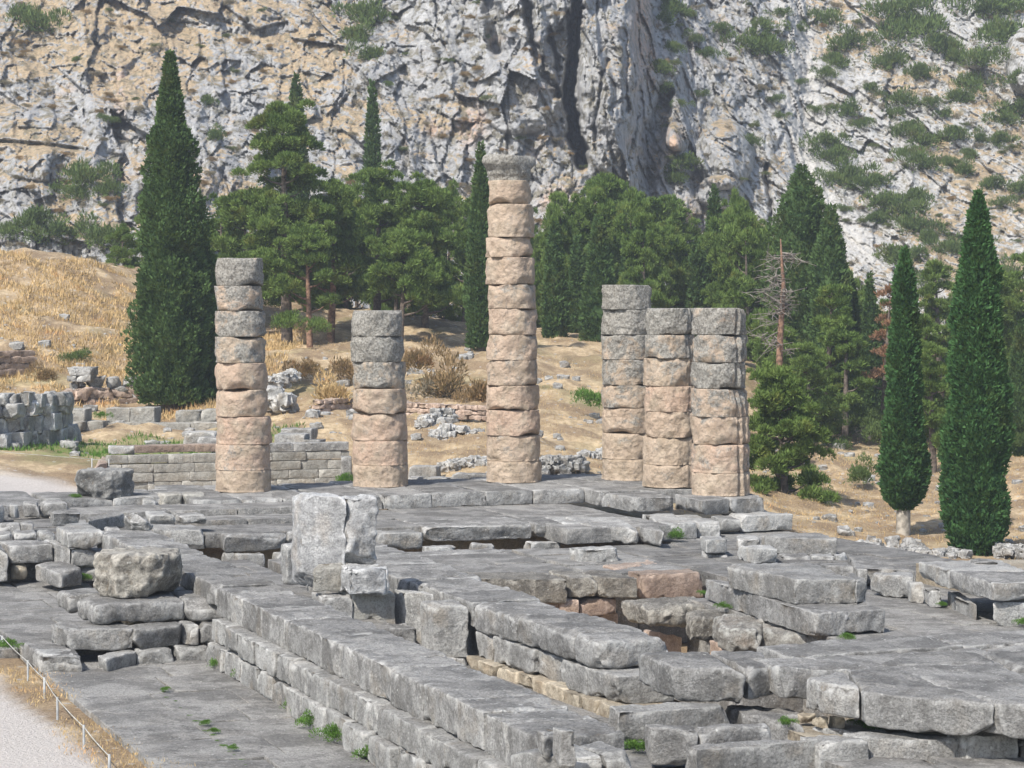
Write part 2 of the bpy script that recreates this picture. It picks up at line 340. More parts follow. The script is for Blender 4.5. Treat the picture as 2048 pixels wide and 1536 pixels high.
def cypress(x, yb, yt, wpx, Y, label, mat=None, group='cypresses beyond the temple', kind=0, dens=1., leaf=None, lump=.22, clear=.04, bark=None, seed=None):
    b = at_d(x, yb, Y); t = at_d(x, yt, Y); Ht = t[2]-b[2]; R = wpx*Y/F/2; seed = seed or int(x)
    if kind == 0: prof = lambda h: np.clip(np.minimum(1, .72+h*1.6)*np.clip((1-h), 0, 1)**.62*1.08, .02, 1)   # broad spindle
    elif kind == 1: prof = lambda h: np.clip(np.sin(np.clip(.12+.88*h, 0, 1)**.55*pi)**.7*1.02*np.where(h < .12, np.clip(.55+h*4, 0, 1), 1)*(1-.25*h), .02, 1)  # rounded base
    else: prof = lambda h: np.clip(np.minimum(1, .55+h*3)*(1-h)**.45, .02, 1)*(.75+.25*np.sin(h*23+seed))
    if x in PROF:
        T = PROF[x]; hh = np.array([(yb-t[0])/(yb-yt) for t in T][::-1]); ww = np.array([t[1]/wpx for t in T][::-1])
        prof = lambda h, hh=hh, ww=ww, cl=clear: np.clip(np.interp(cl+h*(1-cl), hh, ww), .02, 2)
    leaf = leaf or max(.12, Y*.00125)
    o = empty('cypress_tree', b, label, 'cypress tree', group); cl = Ht*clear; Hc = Ht-cl
    V, Fq = tube([(0,0,-.4), (0.03,0,Ht*.3), (0,0,Ht*.8)], [.035*Ht**.8+.05, .03*Ht**.8+.03, .03], 9)
    link('trunk', mk_mesh('trunk', V, Fq), bark or BARK, o)
    link('crown', join([crown_cypress(Hc, R, prof, dens, leaf, lump, seed, cl), core(Hc, R, prof, cl, .74, seed)], 'crown'), mat or L_CYP, o)
    return o
def puff(c, r, n, leaf, rg, flat=.78):
    d = rg.normal(size=(n, 3)); d /= np.linalg.norm(d, axis=1, keepdims=True); d[:,2] = np.where(d[:,2] < -.35, -d[:,2], d[:,2])
    rr = (1-.45*rg.random(n)**2)*(1+.25*vn(d*2.3+c, 3)); P = c+d*rr[:,None]*np.array([r, r, r*flat])
    D = d*.8+np.array([0, 0, .7])+rg.normal(scale=.5, size=(n, 3)); return leaf_quads(P, D, leaf*1.7, leaf*.42, '')
def pine_mesh(Ht, R, seed, fill=1., leaf=.2, low=.3, npf=26):
    """puffs of needles on limbs; returns crown parts and trunk mesh"""
    rg = np.random.default_rng(seed); lean = rg.uniform(-.06, .06, 2)*Ht; cr = []; tm = MB()
    V, Fq = tube([(0,0,-.4), (lean[0]*.4, lean[1]*.4, Ht*.35), (lean[0]*.7, lean[1]*.7, Ht*.65), (lean[0], lean[1], Ht*.93)], [.022*Ht+.06, .017*Ht+.04, .011*Ht+.02, .02], 8); tm.add(V, Fq)
    for i in range(npf):
        h = low+(.97-low)*np.clip(((i+.5)/npf)**.8+rg.uniform(-.05, .05), 0, 1); g = (h-low)/(1-low); env = R*(1.0-.72*g**1.6)*(.75+.4*rg.random())
        th = i*2.4+rg.uniform(-1.2, 1.2); rad = env*(.35+.5*rg.random()**.6) if g < .93 else env*.15
        ax = np.array([lean[0]*h, lean[1]*h, 0]); c = ax+np.array([cos(th)*rad, sin(th)*rad, Ht*h]); r = R*(.24+.16*rg.random())*(1-.3*g)
        s0 = ax+np.array([0, 0, Ht*h-rad*.45]); V, Fq = tube([s0, (s0+c)/2+[0,0,-.1*rad], c], [.012*Ht*(1-h)+.05, .04, .015], 5); tm.add(V, Fq)
        cr.append(puff(c, r, int(fill*min(2300, 4.2*r*r*4/(leaf*leaf*.5)+60)), leaf, rg))
        for q in range(4):
            c2 = c+rg.normal(size=3)*r*[1.0, 1.0, .5]; cr.append(puff(c2, r*rg.uniform(.35, .6), int(fill*min(800, 1.6*r*r*4/(leaf*leaf*.5)+30)), leaf, rg))
    return join(cr, 'crown'), tm.mesh('trunk')
def pine(x, yb, yt, wpx, Y, label, mat=None, bark=None, group='pines on the slope', seed=None, low=.3, npf=26, fill=1., name='pine_tree'):
    b = at_d(x, yb, Y); t = at_d(x, yt, Y); Ht = t[2]-b[2]; R = wpx*Y/F/2
    o = empty(name, b, label, 'pine tree', group)
    cm, tm = pine_mesh(Ht, R, seed or int(x+yt), fill, max(.13, Y*.00115), low, npf)
    link('crown', cm, mat or L_PINE, o); link('trunk', tm, bark or BARK, o); return o
# ------------------------------------------------------------------ terrain behind and around the temple
CP = []
def cp(x, y, Y): p = at_d(x, y, Y); CP.append(p)
for a in [(200,875,100),(420,872,100),(30,905,95),(120,935,88),(0,985,80),(250,905,94),(100,820,110),(250,842,108),(60,700,121),(0,610,129),(0,510,140),(110,522,140),(250,556,140),(285,680,126),(-200,700,118),(-200,520,138),(-200,900,95),
          (330,830,112),(650,858,101),(590,790,112),(560,725,124),(700,690,133),(470,830,108),(850,868,101),(870,940,89),(900,790,115),(960,690,136),(760,900,94),
          (1130,935,90),(1130,870,100),(1130,790,112),(1150,702,130),(1250,700,136),(1350,700,140),(1500,760,134),(450,690,136),(820,650,142),
          (1590,1062,85),(1700,1092,84),(1850,1088,86),(2040,1085,86),(2250,1085,88),(1690,1008,97),(1850,965,106),(2030,960,106),(1690,905,121),(1760,885,130),(1600,890,124),(2040,905,121),(1560,960,104),(2250,900,120)]: cp(*a)
for X, Y, z in [(-22,55,-1.13),(-18,48,-1.16),(-14,42,-1.17),(-11,38,-1.18),(-9,33,-1.18),(-20,32,-1.18),(-30,45,-1.12),(-35,70,-.2),(-22,70,-.45),(-16,77,-.5),(-8,30,-1.4),(0,26,-1.6),(8,30,-1.6),(16,40,-2.3),(24,50,-2.6),(22,66,-2.7),(16,76,-2.6),(-45,100,2.5),(-60,60,1),(45,60,-4),(50,100,-3),
                (-40,170,6.5),(-20,165,6.5),(0,170,3.5),(40,170,-2),(-15,84,-1.1),(-4,88,-1.2),(6,86,-1.5),(-60,20,-1),(40,20,-5)]: CP.append(np.array([X, Y, z]))
CP = np.array(CP)
def tps_fit(P, z, lam=.6):
    d = np.linalg.norm(P[:,None]-P[None], axis=2); K = d*d*np.log(d+1e-6); K += np.eye(len(P))*lam*20
    A = np.block([[K, np.column_stack([np.ones(len(P)), P])], [np.vstack([np.ones(len(P)), P.T]), np.zeros((3, 3))]])
    return np.linalg.solve(A, np.concatenate([z, [0, 0, 0]]))
TW = tps_fit(CP[:,:2]*[1, .8], CP[:,2])
def T0(P):
    P = np.asarray(P, float).reshape(-1, 2)*[1, .8]; r = np.zeros(len(P)); Q = CP[:,:2]*[1, .8]
    for s in range(0, len(P), 20000):
        p = P[s:s+20000]; d = np.linalg.norm(p[:,None]-Q[None], axis=2); r[s:s+20000] = (d*d*np.log(d+1e-6))@TW[:len(Q)]+TW[-3]+p@TW[-2:]
    return r
def inv_uv(P): return P[:,0]*CA+P[:,1]*SA, P[:,0]*SA-P[:,1]*CA
def TZ(P):
    P = np.asarray(P, float).reshape(-1, 2); z = T0(P); p3 = np.column_stack([P*.35, np.zeros(len(P))])
    u, v = inv_uv(P)
    ins = np.clip(np.minimum(np.minimum((u-9.5)/1.0, (34.0-u)/1.0), np.minimum((v+77)/1.0, (-27.5-v)/1.0)), 0, 1)
    rough = np.clip((P[:,1]-82)/12, 0, 1)
    z = z+rough*(.28*fbm(p3, 3, 3)+.12*fbm(p3*5, 8, 3))+.02*fbm(p3*8, 5, 2)
    return z*(1-ins)+ins*-3.0
def build_terrain():
    xs = np.concatenate([np.linspace(-75, -34, 40)[:-1], np.arange(-34, 34.01, .28), np.linspace(34, 75, 40)[1:]])
    ys = np.concatenate([np.linspace(14, 30, 20)[:-1], np.arange(30, 150.01, .32), np.linspace(150, 190, 50)[1:]])
    XX, YY = np.meshgrid(xs, ys); P = np.column_stack([XX.ravel(), YY.ravel()]); z = TZ(P)
    n = len(xs); i, j = np.meshgrid(np.arange(n-1), np.arange(len(ys)-1)); a = (j*n+i).ravel()
    Fq = np.column_stack([a, a+1, a+1+n, a+n])
    u, v = inv_uv(P); nn = fbm(np.column_stack([P*.25, P[:,0]*0]), 2, 4)
    # gravel path to the left of the temple and the trodden clearing at its far corner
    edge = 8.6+.35*nn
    g = np.clip((7.3+.25*nn-u)/.3, 0, 1)*(P[:,1] < 62)*(v > -62)
    far = np.clip((1-np.hypot((P[:,0]+21)/12, (P[:,1]-79)/(9)))*3+nn*.6, 0, 1)
    g = np.maximum(g, far)
    green = np.clip(1.3-np.abs(P[:,1]-98-.1*P[:,0])/4.2+nn*.8, 0, 1)*np.clip((-8.5-P[:,0])/3, 0, 1)
    green = np.maximum(green, .35*np.clip(nn*1.6-.5, 0, 1)*(P[:,1] > 84))
    me = mk_mesh('ground', np.column_stack([P, z]), Fq, True, {'gravel': g, 'green': green})
    s = N('dry_ground'); n1 = s.noise(.5, 6); n2 = s.noise(3.5, 7, rough=.7); n3 = s.noise(14, 5, rough=.7)
    straw = s.mix(s.ramp(n2, .35, .65), (.39, .29, .175), (.62, .485, .31)); soil = s.mix(s.ramp(n3, .35, .65), (.21, .145, .09), (.37, .275, .17))
    col = s.mix(s.ramp(n1, .38, .60), straw, soil); col = s.mix(s.mul(s.ramp(n3, .6, .72), .5), col, (.2, .14, .09))
    col = s.mix(s.mul(s.ramp(s.vor(2.2), .2, .12), .7), col, (.45, .43, .4))
    col = s.mix(s.mul(s.attr('green'), s.ramp(n2, .35, .6, .35, 1)), col, s.mix(n3, (.13, .19, .05), (.22, .27, .09)))
    col = s.mix(s.attr('gravel'), col, s.mix(s.ramp(n3, .3, .7), (.50, .455, .41), (.64, .595, .55)))
    m = s.bsdf(col, .95, s.bump(s.mth('ADD', s.mul(n2, .6), n3), .9, .08)); return link('ground', me, m, kind='structure')
build_terrain()
# ------------------------------------------------------------------ mountainside: a real relief of rock, cliffs, ledges and scree
GA = np.array([-300,300,700,930,1060,1150,1240,1330,1440,1570,1620,2000,2400.]); GE = np.array([700,620,450,300,150,0,-150.])
GD = np.array([[172,176,184,194,206,220,236],[173,178,186,195,207,221,237],[174,179,189,198,208,221,234],[178,186,194,201,207,213,219],[181,189,196,201,204,208,212],
               [184,192,198,202,205,208,212],[184,193,199,203,206,211,218],[185,195,204,211,219,228,238],[187,198,210,220,229,240,252],[188,201,214,226,236,248,260],[190,204,218,231,242,254,266],[188,202,218,231,243,256,268],[186,200,216,230,243,257,270]], float)
def interp2(a, e):
    ia = np.clip(np.searchsorted(GA, a)-1, 0, len(GA)-2); ta = np.clip((a-GA[ia])/(GA[ia+1]-GA[ia]), 0, 1); ta = ta*ta*(3-2*ta)
    ge = -GE; ie = np.clip(np.searchsorted(ge, -e)-1, 0, len(GE)-2); te = np.clip((-e-ge[ie])/(ge[ie+1]-ge[ie]), 0, 1)
    return (GD[ia, ie]*(1-ta)+GD[ia+1, ie]*ta)*(1-te)+(GD[ia, ie+1]*(1-ta)+GD[ia+1, ie+1]*ta)*te
def segdist(a, e, pts):
    d = np.full(len(a), 1e9)
    for (x0, y0), (x1, y1) in zip(pts[:-1], pts[1:]):
        t = np.clip(((a-x0)*(x1-x0)+(e-y0)*(y1-y0))/((x1-x0)**2+(y1-y0)**2), 0, 1); d = np.minimum(d, np.hypot(a-x0-t*(x1-x0), e-y0-t*(y1-y0)))
    return d
CLEFTS = [([(1168,-150),(1160,0),(1146,110),(1142,200),(1166,330)], 11, 12), ([(985,-150),(985,0),(990,95)], 17, 6), ([(1050,-150),(1056,0),(1080,140),(1120,190)], 9, 5),
          ([(1325,190),(1305,280),(1285,400)], 20, 4), ([(1530,330),(1540,420),(1535,450)], 5, 3), ([(1240,60),(1255,220)], 5, 1.5), ([(1100,60),(1130,240)], 7, 2.5),
          ([(0,283),(90,290),(160,300)], 4, 1.2), ([(880,60),(905,120)], 5, 1.5), ([(1210,120),(1190,300)], 4, 1.2)]
BUMPS = [(1450,310,60,70,7),(1440,385,50,35,5),(1355,275,26,30,5),(1215,180,60,170,4),(1040,190,90,80,3),(1950,110,22,30,4),(2050,120,40,70,9),(1640,90,30,20,0),(110,330,110,34,2.2)]
def mount_depth(a, e):
    D = interp2(a, e); k = D/F; wx = a*k; wz = -e*k; p = np.column_stack([wx, wz, D*.5])
    right = np.clip((a-1420-(e-300)*-.15)/160, 0, 1); cliff = np.clip(1-np.abs(a-1130)/330, 0, 1)
    wp = p+np.column_stack([fbm(p*.16, 1, 4), fbm(p*.16, 2, 4), wx*0])*1.1
    r1 = fbm(wp*[.08, .06, .08], 11, 4)
    g1, b1 = facets(wp*[.19, .062, .12], 31, 2.6+1.6*cliff, 2.0, .7)
    g2, b2 = facets(wp*[.46, .18, .3], 41, 1.35+.5*cliff, 1.2, .6-.4*cliff); g3, b3 = facets(wp*[1.1, .6, .8], 51, .6, .65, .4); g4, b4 = facets(wp*[2.6, 2.0, 1.8], 61, .30, .32, .3)
    ledge = np.abs(((wz*.22+.9*fbm(wp*[.06, .05, .05], 51, 3)) % 1)-.5)*2
    rid = 1-np.abs(fbm(wp*[.24, .045, .05], 23, 4)); R_ = -(rid-.6)*(2.2+1.6*cliff)*(1-.6*right)-r1*(1.2+.8*cliff)+g1*(.85-.4*right)+g2*(.8-.25*right)+g3*(.8-.1*right)+g4*.8+np.clip(.05-b1, 0, 1)*5*.4*(1-.5*right)*(g1 > .2)+np.clip(.06-b2, 0, 1)*4*(g2 > 0)+np.clip(.07-b3, 0, 1)*2.2*(g3 > -.1)+.35*fbm(p*.9, 76, 3)+.14*fbm(p*3, 77, 3)
    R_ += (ledge-.5)*(1.2*(1-right)*(1-cliff*.8))
    D2 = D+R_
    for pts, w_, dp in CLEFTS:
        dd = segdist(a+9*fbm(p*.35, 71, 3)+4*fbm(p*1.7, 72, 3), e, pts); D2 = D2+dp*np.exp(-(dd/w_)**4)
    for x, y, rx, ry, hh in BUMPS: 
        q = ((a-x)/rx)**2+((e-y)/ry)**2; D2 = D2-hh*np.clip(1-q, 0, 1)**.5
    return D2, R_, r1, ledge, right, cliff, p
GR = {}
def build_mountain():
    xs = np.arange(-330, 2400, 2.3); es = np.concatenate([np.arange(760, 620, -5.), np.arange(620, -60, -2.1), np.arange(-60, -170, -5.)])
    AA, EE = np.meshgrid(xs, es); a = AA.ravel(); e = EE.ravel()
    D, R_, r1, ledge, right, cliff, p = mount_depth(a, e)
    dx = (a-CX)/F; b = -(e-CY)/F; ry = cos(PITCH)+sin(PITCH)*b; rz = -sin(PITCH)+cos(PITCH)*b; t = D/ry
    V = np.column_stack([dx*t, D, H+rz*t]); n = len(xs)
    i, j = np.meshgrid(np.arange(n-1), np.arange(len(es)-1)); q = (j*n+i).ravel(); Fq = np.column_stack([q, q+1, q+1+n, q+n])
    pp = p*.3; n1 = fbm(pp*[.5, .8, .5], 81, 4); n2 = fbm(p*[.55, .9, .5], 82, 4)
    slope = np.gradient(D.reshape(AA.shape), axis=0).ravel()   # growing depth upwards = flatter ground
    top_left = np.clip((330-e)/330, 0, 1)*np.clip((1-(a-300)/600), .25, 1)
    n4 = fbm(p*[1.6, 2.2, 1.2], 85, 3)
    grass = np.clip(.10+.75*n1+.55*n2+.35*n4+.26*top_left-.32*cliff-.10*right*(np.clip((450-e)/300, 0, 1))+np.clip(slope*1.1, -.35, .4), 0, 1)
    for x, y, rr in [(280,50,150),(100,60,100),(600,150,60),(1455,200,40),(50,330,60),(1950,420,90),(2030,300,60),(700,250,50),(860,240,40),(1120,90,26),(500,380,60),(1100,300,50)]:
        grass = np.clip(grass+.6*np.exp(-((a-x)**2+(e-y)**2)/rr**2), 0, 1)
    path = np.exp(-(segdist(a+14*fbm(p*.15, 91, 3), e, [(1575,-150),(1590,0),(1600,110),(1600,200),(1612,300),(1640,400),(1690,470),(1740,500)])/(26))**2)
    grass *= 1-path
    red = np.zeros(len(a))
    for x, y, rx, ry_ in [(1283,40,17,110),(1345,285,16,26),(1370,440,22,30),(940,250,26,36),(1300,120,12,30),(870,255,20,14),(1110,400,26,26),(240,170,14,50),(1990,570,16,40)]:
        red = np.maximum(red, np.exp(-(((a-x)/rx)**2+((e-y)/ry_)**2)))
    red = np.clip(red*1.3+.5*np.clip(n2*1.2-.55, 0, 1)*(1-right), 0, 1)
    me = mk_mesh('hills', V, Fq, True, {'grass': grass, 'red': red, 'path': path, 'right': right})
    s = N('mountain_rock'); nzz = s.xyz(s.geo.outputs['Normal'])[2]
    m1 = s.noise(.35, 6, rough=.62); m2 = s.noise(1, 7, s.mp((1.3, 1.3, .6)), .7); m3 = s.noise(4.5, 6, rough=.75)
    m4 = s.noise(2.4, 7, s.mp((1.2, 1.2, .7)), .75)
    v = s.mth('ADD', s.mul(m1, .25), s.mth('ADD', s.mul(m2, .35), s.mul(m4, .4)))
    rock = s.mix(s.ramp(v, .40, .57), (.30, .303, .308), (.46, .46, .455)); rock = s.mix(s.mul(s.ramp(v, .53, .62), .8), rock, (.58, .58, .57))
    rock = s.mix(s.mul(s.ramp(s.noise(1, 6, s.mp((1.9, 1.9, .35)), .7), .45, .37), .5), rock, (.19, .2, .215))
    rock = s.mix(s.mul(s.attr('right'), s.ramp(m4, .3, .6, .2, .6)), rock, (.60, .59, .565))
    rock = s.mix(s.mul(s.attr('red'), s.ramp(m2, .35, .6)), rock, (.64, .45, .33))
    gr = s.mix(s.ramp(m3, .3, .7), (.36, .265, .165), (.56, .44, .285)); gr = s.mix(s.mul(s.ramp(m4, .48, .60), .75), gr, (.30, .26, .20))
    gm = s.ramp(s.mth('ADD', s.mth('ADD', s.mul(nzz, .55), s.mul(s.attr('grass'), .34)), s.mth('ADD', s.mul(s.mth('SUBTRACT', m4, .5), .9), s.mul(s.mth('SUBTRACT', m2, .5), 1.1))),     .60, .68)
    col = s.mix(gm, rock, gr)
    ck = s.vor(1.3, 'DISTANCE_TO_EDGE', s.mp((1.7, 1.2, .7)))
    col = s.mix(s.mul(s.ramp(s.mth('ADD', ck, s.mul(s.mth('SUBTRACT', m3, .5), .4)), .05, .0), .25), col, (.16, .15, .14))
    scrub = s.mul(s.ramp(s.noise(.9, 6, s.mp((1, 1, 1), None, (9, 4, 2)), .72), .51, .60), s.ramp(s.attr('path'), .1, .3, 1, 0))
    col = s.mix(s.mul(scrub, .8), col, s.mix(m3, (.12, .125, .075), (.25, .21, .16)))
    col = s.mix(s.mul(s.attr('path'), .8), col, s.mix(s.ramp(m3, .35, .65), (.42, .4, .37), (.66, .64, .60)))
    b = s.bump(s.mth('ADD', s.noise(1.6, 10, s.mp((1, 1, .6)), .75), s.mul(s.vor(2.2, 'F1', s.mp((1.3, 1, .6))), .4)), 1, .22)
    b = s.bump(s.noise(6, 7, rough=.75), .8, .12, b)
    m = s.bsdf(col, .95, b, .1)
    return link('hills', me, m, kind='structure')
build_mountain()
exec_parts = []
# ------------------------------------------------------------------ temple: pavements, steps, walls
def cap_slab(name, Q, z, h, mat=GREYF, parent=None, **k):
    return block(name, Q, z, h, mat, parent, **k)
def pave(u0, u1, v0, v1, z, h, su, sv, seed, name='paving_slab', jit=.012, gap=.012, step=.22, parent=None, mat=GREYF):
    """rows of paving slabs as one floor mesh"""
    rg = np.random.default_rng(seed); V = []; Fq = []; off = 0
    v = v0; 
    while v < v1-.05:
        dv = min(sv*rg.uniform(.8, 1.2), v1-v); dv = v1-v if v1-v-dv < .4 else dv; u = u0
        while u < u1-.05:
            du = min(su*rg.uniform(.65, 1.35), u1-u); du = u1-u if u1-u-du < .4 else du
            me, o = stone_mesh('x', UVQ(u+gap, u+du-gap, v+gap, v+dv-gap), z+rg.uniform(-1, 1)*jit, h, r=.02, rough=.008, chips=2, chip=.07, step=step)
            n = len(me.vertices); a = np.zeros(n*3, np.float32); me.vertices.foreach_get('co', a); f = np.zeros(len(me.polygons)*4, np.int32); me.loops.foreach_get('vertex_index', f)
            V.append(a.reshape(-1, 3)+o); Fq.append(f.reshape(-1, 4)+off); off += n; bpy.data.meshes.remove(me); u += du
        v += dv
    o = uv((u0+u1)/2, (v0+v1)/2); o = np.array([o[0], o[1], z-h])
    return link('pavement', mk_mesh('pavement', np.concatenate(V)-o, np.concatenate(Fq)), mat, None, o, kind='structure')
pave(7.9, 11.3, -48.6, -26.5, -1.12, .4, 1.9, 1.7, 1)
pave(3.5, 7.9, -62, -49.5, -1.04, .4, 1.9, 1.5, 21)
pave(7.9, 11.3, -61.2, -48.6, -1.0, .4, 1.9, 1.5, 2)
pave(1.5, 12.6, -72.6, -61.2, -.40, .8, 1.5, 1.3, 3, jit=.06)
pave(12.6, 16.4, -63.5, -27, -.95, .6, 1.3, 1.5, 4)
pave(16.4, 36, -34.6, -25.5, -.95, .6, 1.6, 1.5, 14)
pave(24.3, 34.9, -51.6, -34.6, -.98, 2.0, 1.7, 1.5, 5, jit=.012)
pave(27.1, 34.9, -63.5, -51.6, -.96, 2.0, 1.7, 1.5, 55, jit=.02)
pave(24.3, 27.1, -63.5, -57.2, -.98, 2.0, 1.4, 1.5, 56, jit=.02)
pave(12.4, 26.2, -72.3, -66.3, -.47, .45, 1.9, 1.6, 6)
pave(26.2, 29.6, -72.3, -63.9, -.47, .45, 1.7, 1.6, 61)
pave(12.6, 22.0, -72.4, -70.2, -.12, .4, 2.6, 1.4, 62)
pave(12.6, 20.6, -70.2, -68.6, -.30, .3, 2.2, 1.6, 63)
pave(29.6, 34.6, -70.9, -63.4, -1.0, 1.8, 1.5, 1.3, 7)
pave(17.2, 24.3, -64.2, -57.6, -1.03, .5, 1.9, 1.6, 51)
def base_of(Q, z): c = np.mean([q[:2] for q in Q], 0); return (c[0], c[1], z)
# far stylobate under the standing columns
sty = empty('stylobate', (*uv(22, -75), -.6), 'grey stone step of long slabs carrying the standing columns', 'stylobate')
def run(parent, u0, u1, v0, v1, z, h, L, along='u', mat=GREY, seed=0, name='slab', jz=.015, jd=.04, **k):
    rg = np.random.default_rng(seed); a, b = (u0, u1) if along == 'u' else (v0, v1); x = a
    while x < b-.05:
        d = min(L*rg.uniform(.7, 1.3), b-x); d = b-x if b-x-d < .45 else d; j = rg.uniform(-jd, jd)
        Q = UVQ(x+.008, x+d-.008, v0, v1+j) if along == 'u' else UVQ(u0+j, u1, x+.008, x+d-.008)
        block(name, Q, z+rg.uniform(-jz, jz), h, mat, parent, **k); x += d
run(sty, 10.0, 12.6, -78.2, -72.9, 0, .5, 2.6, seed=1, step=.3)
run(sty, 12.6, 17.0, -76.5, -73.6, .05, .5, 1.7, seed=31, step=.25)
run(sty, 17.0, 30.2, -78.2, -72.1, 0, .47, 1.75, seed=2, step=.25, chips=4)
run(sty, 30.2, 34.5, -78.2, -71.0, 0, .47, 2.1, seed=3, step=.25)
for Q, z, h in [(quad('c3', (490,218), (725,215), 0, (300,192), (640,190)), 0, .47), (quad('c3', (885,237), (1050,227), 0, (735,205), (940,200)), 0, .47), (quad('c3', (1058,228), (1255,217), 0, (945,200), (1180,195)), 0, .47)]:
    block('slab', Q, z, h, GREY, sty, chips=4, step=.2)
st2 = empty('lower_step', (*uv(33, -66), -1), 'lower grey step of weathered blocks under the right corner of the column platform', 'step')
for Q, z, h in [(quad('c3', (1125,330), (1420,318), -.47, (1000,305), (1250,290)), -.47, .5), (quad('c3', (1000,345), (1118,345), -.5, (940,325), (1040,320)), -.5, .42),
                (quad('c3', (870,360), (995,358), -.5, (700,320), (860,318)), -.52, .48), (quad('c3', (660,372), (860,365), -.5, (540,315), (700,312)), -.5, .48)]:
    block('block', Q, z, h, PALE, st2, chips=4, step=.16)
# pronaos pavement edge: thick slabs bridging dark gaps
pe = empty('pavement_edge', (*uv(19, -61), -1.5), 'thick grey slabs resting on stub blocks along the near edge of the inner pavement', 'slab row')
for c, NL, NR, FL, FR, z, h, m in [('c1',(1315,560),(1680,548),(1225,505),(1560,490),-.47,.5,GREY), ('c1',(1215,520),(1300,545),(1180,480),(1240,490),-.47,.42,GREY), ('c1',(1690,545),(1780,540),(1600,500),(1700,490),-.5,.46,GREY),
    ('c2',(750,432),(1018,425),(640,395),(900,385),-.56,.5,PALE), ('c2',(1032,392),(1655,376),(880,350),(1500,335),-.45,.46,GREY), ('c2',(1665,372),(1835,368),(1560,335),(1740,330),-.45,.44,GREY),
    ('c2',(1840,372),(2100,368),(1720,335),(1960,330),-.45,.46,PALE), ('c3',(225,382),(520,392),(80,335),(420,330),-.43,.52,PALE), ('c3',(530,392),(668,425),(420,335),(600,345),-.47,.44,GREY)]:
    block('slab', quad(c, NL, NR, z, FL, FR), z, h, m, pe, chips=6, chip=.2, under=.1, r=.08)
for c, NL, NR, z, h, d in [('c1',(1320,665),(1375,665),-1.0,.6,.5), ('c1',(1385,672),(1548,668),-1.0,.6,.5), ('c1',(1625,668),(1690,665),-1.0,.6,.6), ('c2',(1035,512),(1212,508),-.93,.3,.5), ('c2',(1305,495),(1440,492),-.93,.3,.5), ('c2',(1640,485),(1832,478),-.93,.55,.6), ('c3',(600,480),(660,480),-.93,.5,.6)]:
    block('support', quad(c, NL, NR, z, d=d), z, h, PALE, pe, chips=3)
dk = block('backing', UVQ(13.0, 30, -68.2, -67.4), -.93, 1.6, EARTHY, pe, step=.6)
# ledge of lower blocks in front of it
for i, (c, NL, NR, z, h, d, m, lab) in enumerate([('c2',(940,560),(1492,535),-1.0,.55,1.0,GREY,'long flat grey block below the bridged pavement slabs'), ('c2',(1505,545),(1757,537),-1.02,.46,1.0,GREY,'shorter grey block beside the long flat one below the bridged slabs'),
      ('c3',(165,522),(408,520),-.62,.4,.7,PALE,'small speckled cube of stone alone on the dark inner slab'), ('c3',(385,640),(650,600),-.95,.35,.9,PINK,'pinkish grey block behind the pick-marked stone')]):
    block('stone_block', quad(c, NL, NR, z, d=d), z, h, m, None, lab, 'stone block', chips=4)
# wall A: the long stepped wall running towards the viewer
wa = empty('long_wall', (*uv(12, -45), -1.1), 'long stepped grey wall running diagonally towards the viewer with weeds at its foot', 'stone wall')
run(wa, 11.55, 12.88, -59.8, -47.2, .35, .42, 1.9, 'v', seed=11, name='coping', jd=.03, step=.1)
run(wa, 11.55, 12.85, -47.2, -29.2, .35, .57, 1.35, 'v', seed=12, name='coping', jd=.015, step=.07, mat=GREY, chips=2, chip=.07)
run(wa, 11.27, 11.9, -46.6, -28.6, -.21, .46, 1.15, 'v', seed=13, name='block', jd=.05, step=.08, mat=PALE, chips=2)
run(wa, 11.20, 11.9, -46.5, -28.4, -.67, .48, 1.05, 'v', seed=14, name='block', jd=.09, step=.09, mat=PALE, chips=3)
run(wa, 11.9, 12.7, -59, -28.8, -.2, .9, 3, 'v', seed=15, name='core', mat=EARTHY, step=.4)
for c, NL, NR, z, h, d in [('d2',(110,690),(395,690),.33,.6,1.0),('d2',(400,690),(650,685),.33,.6,1.0),('d2',(655,680),(885,665),.30,.7,1.1)]:
    block('coping', quad(c, NL, NR, z, d=d), z, h, PALE, wa, chips=6, chip=.16, step=.07)
block('stone_stump', quad('d2',(300,470),(428,468),.78,d=.28), .78, .46, GREY, None, 'small square stump of stone standing on the near end of the long wall', 'stone', r=.02, chips=2, chip=.06, step=.05)
block('stone_fragment', quad('d2',(150,520),(285,500),.62,d=.3), .66, .34, GREY, None, 'broken dark chip leaning against the square stump on the wall end', 'stone', r=.02, chips=6, chip=.16, step=.05)
run(wa, 12.0, 15.4, -30.4, -28.9, -.55, .4, 1.6, seed=19, name='block', mat=PALE)
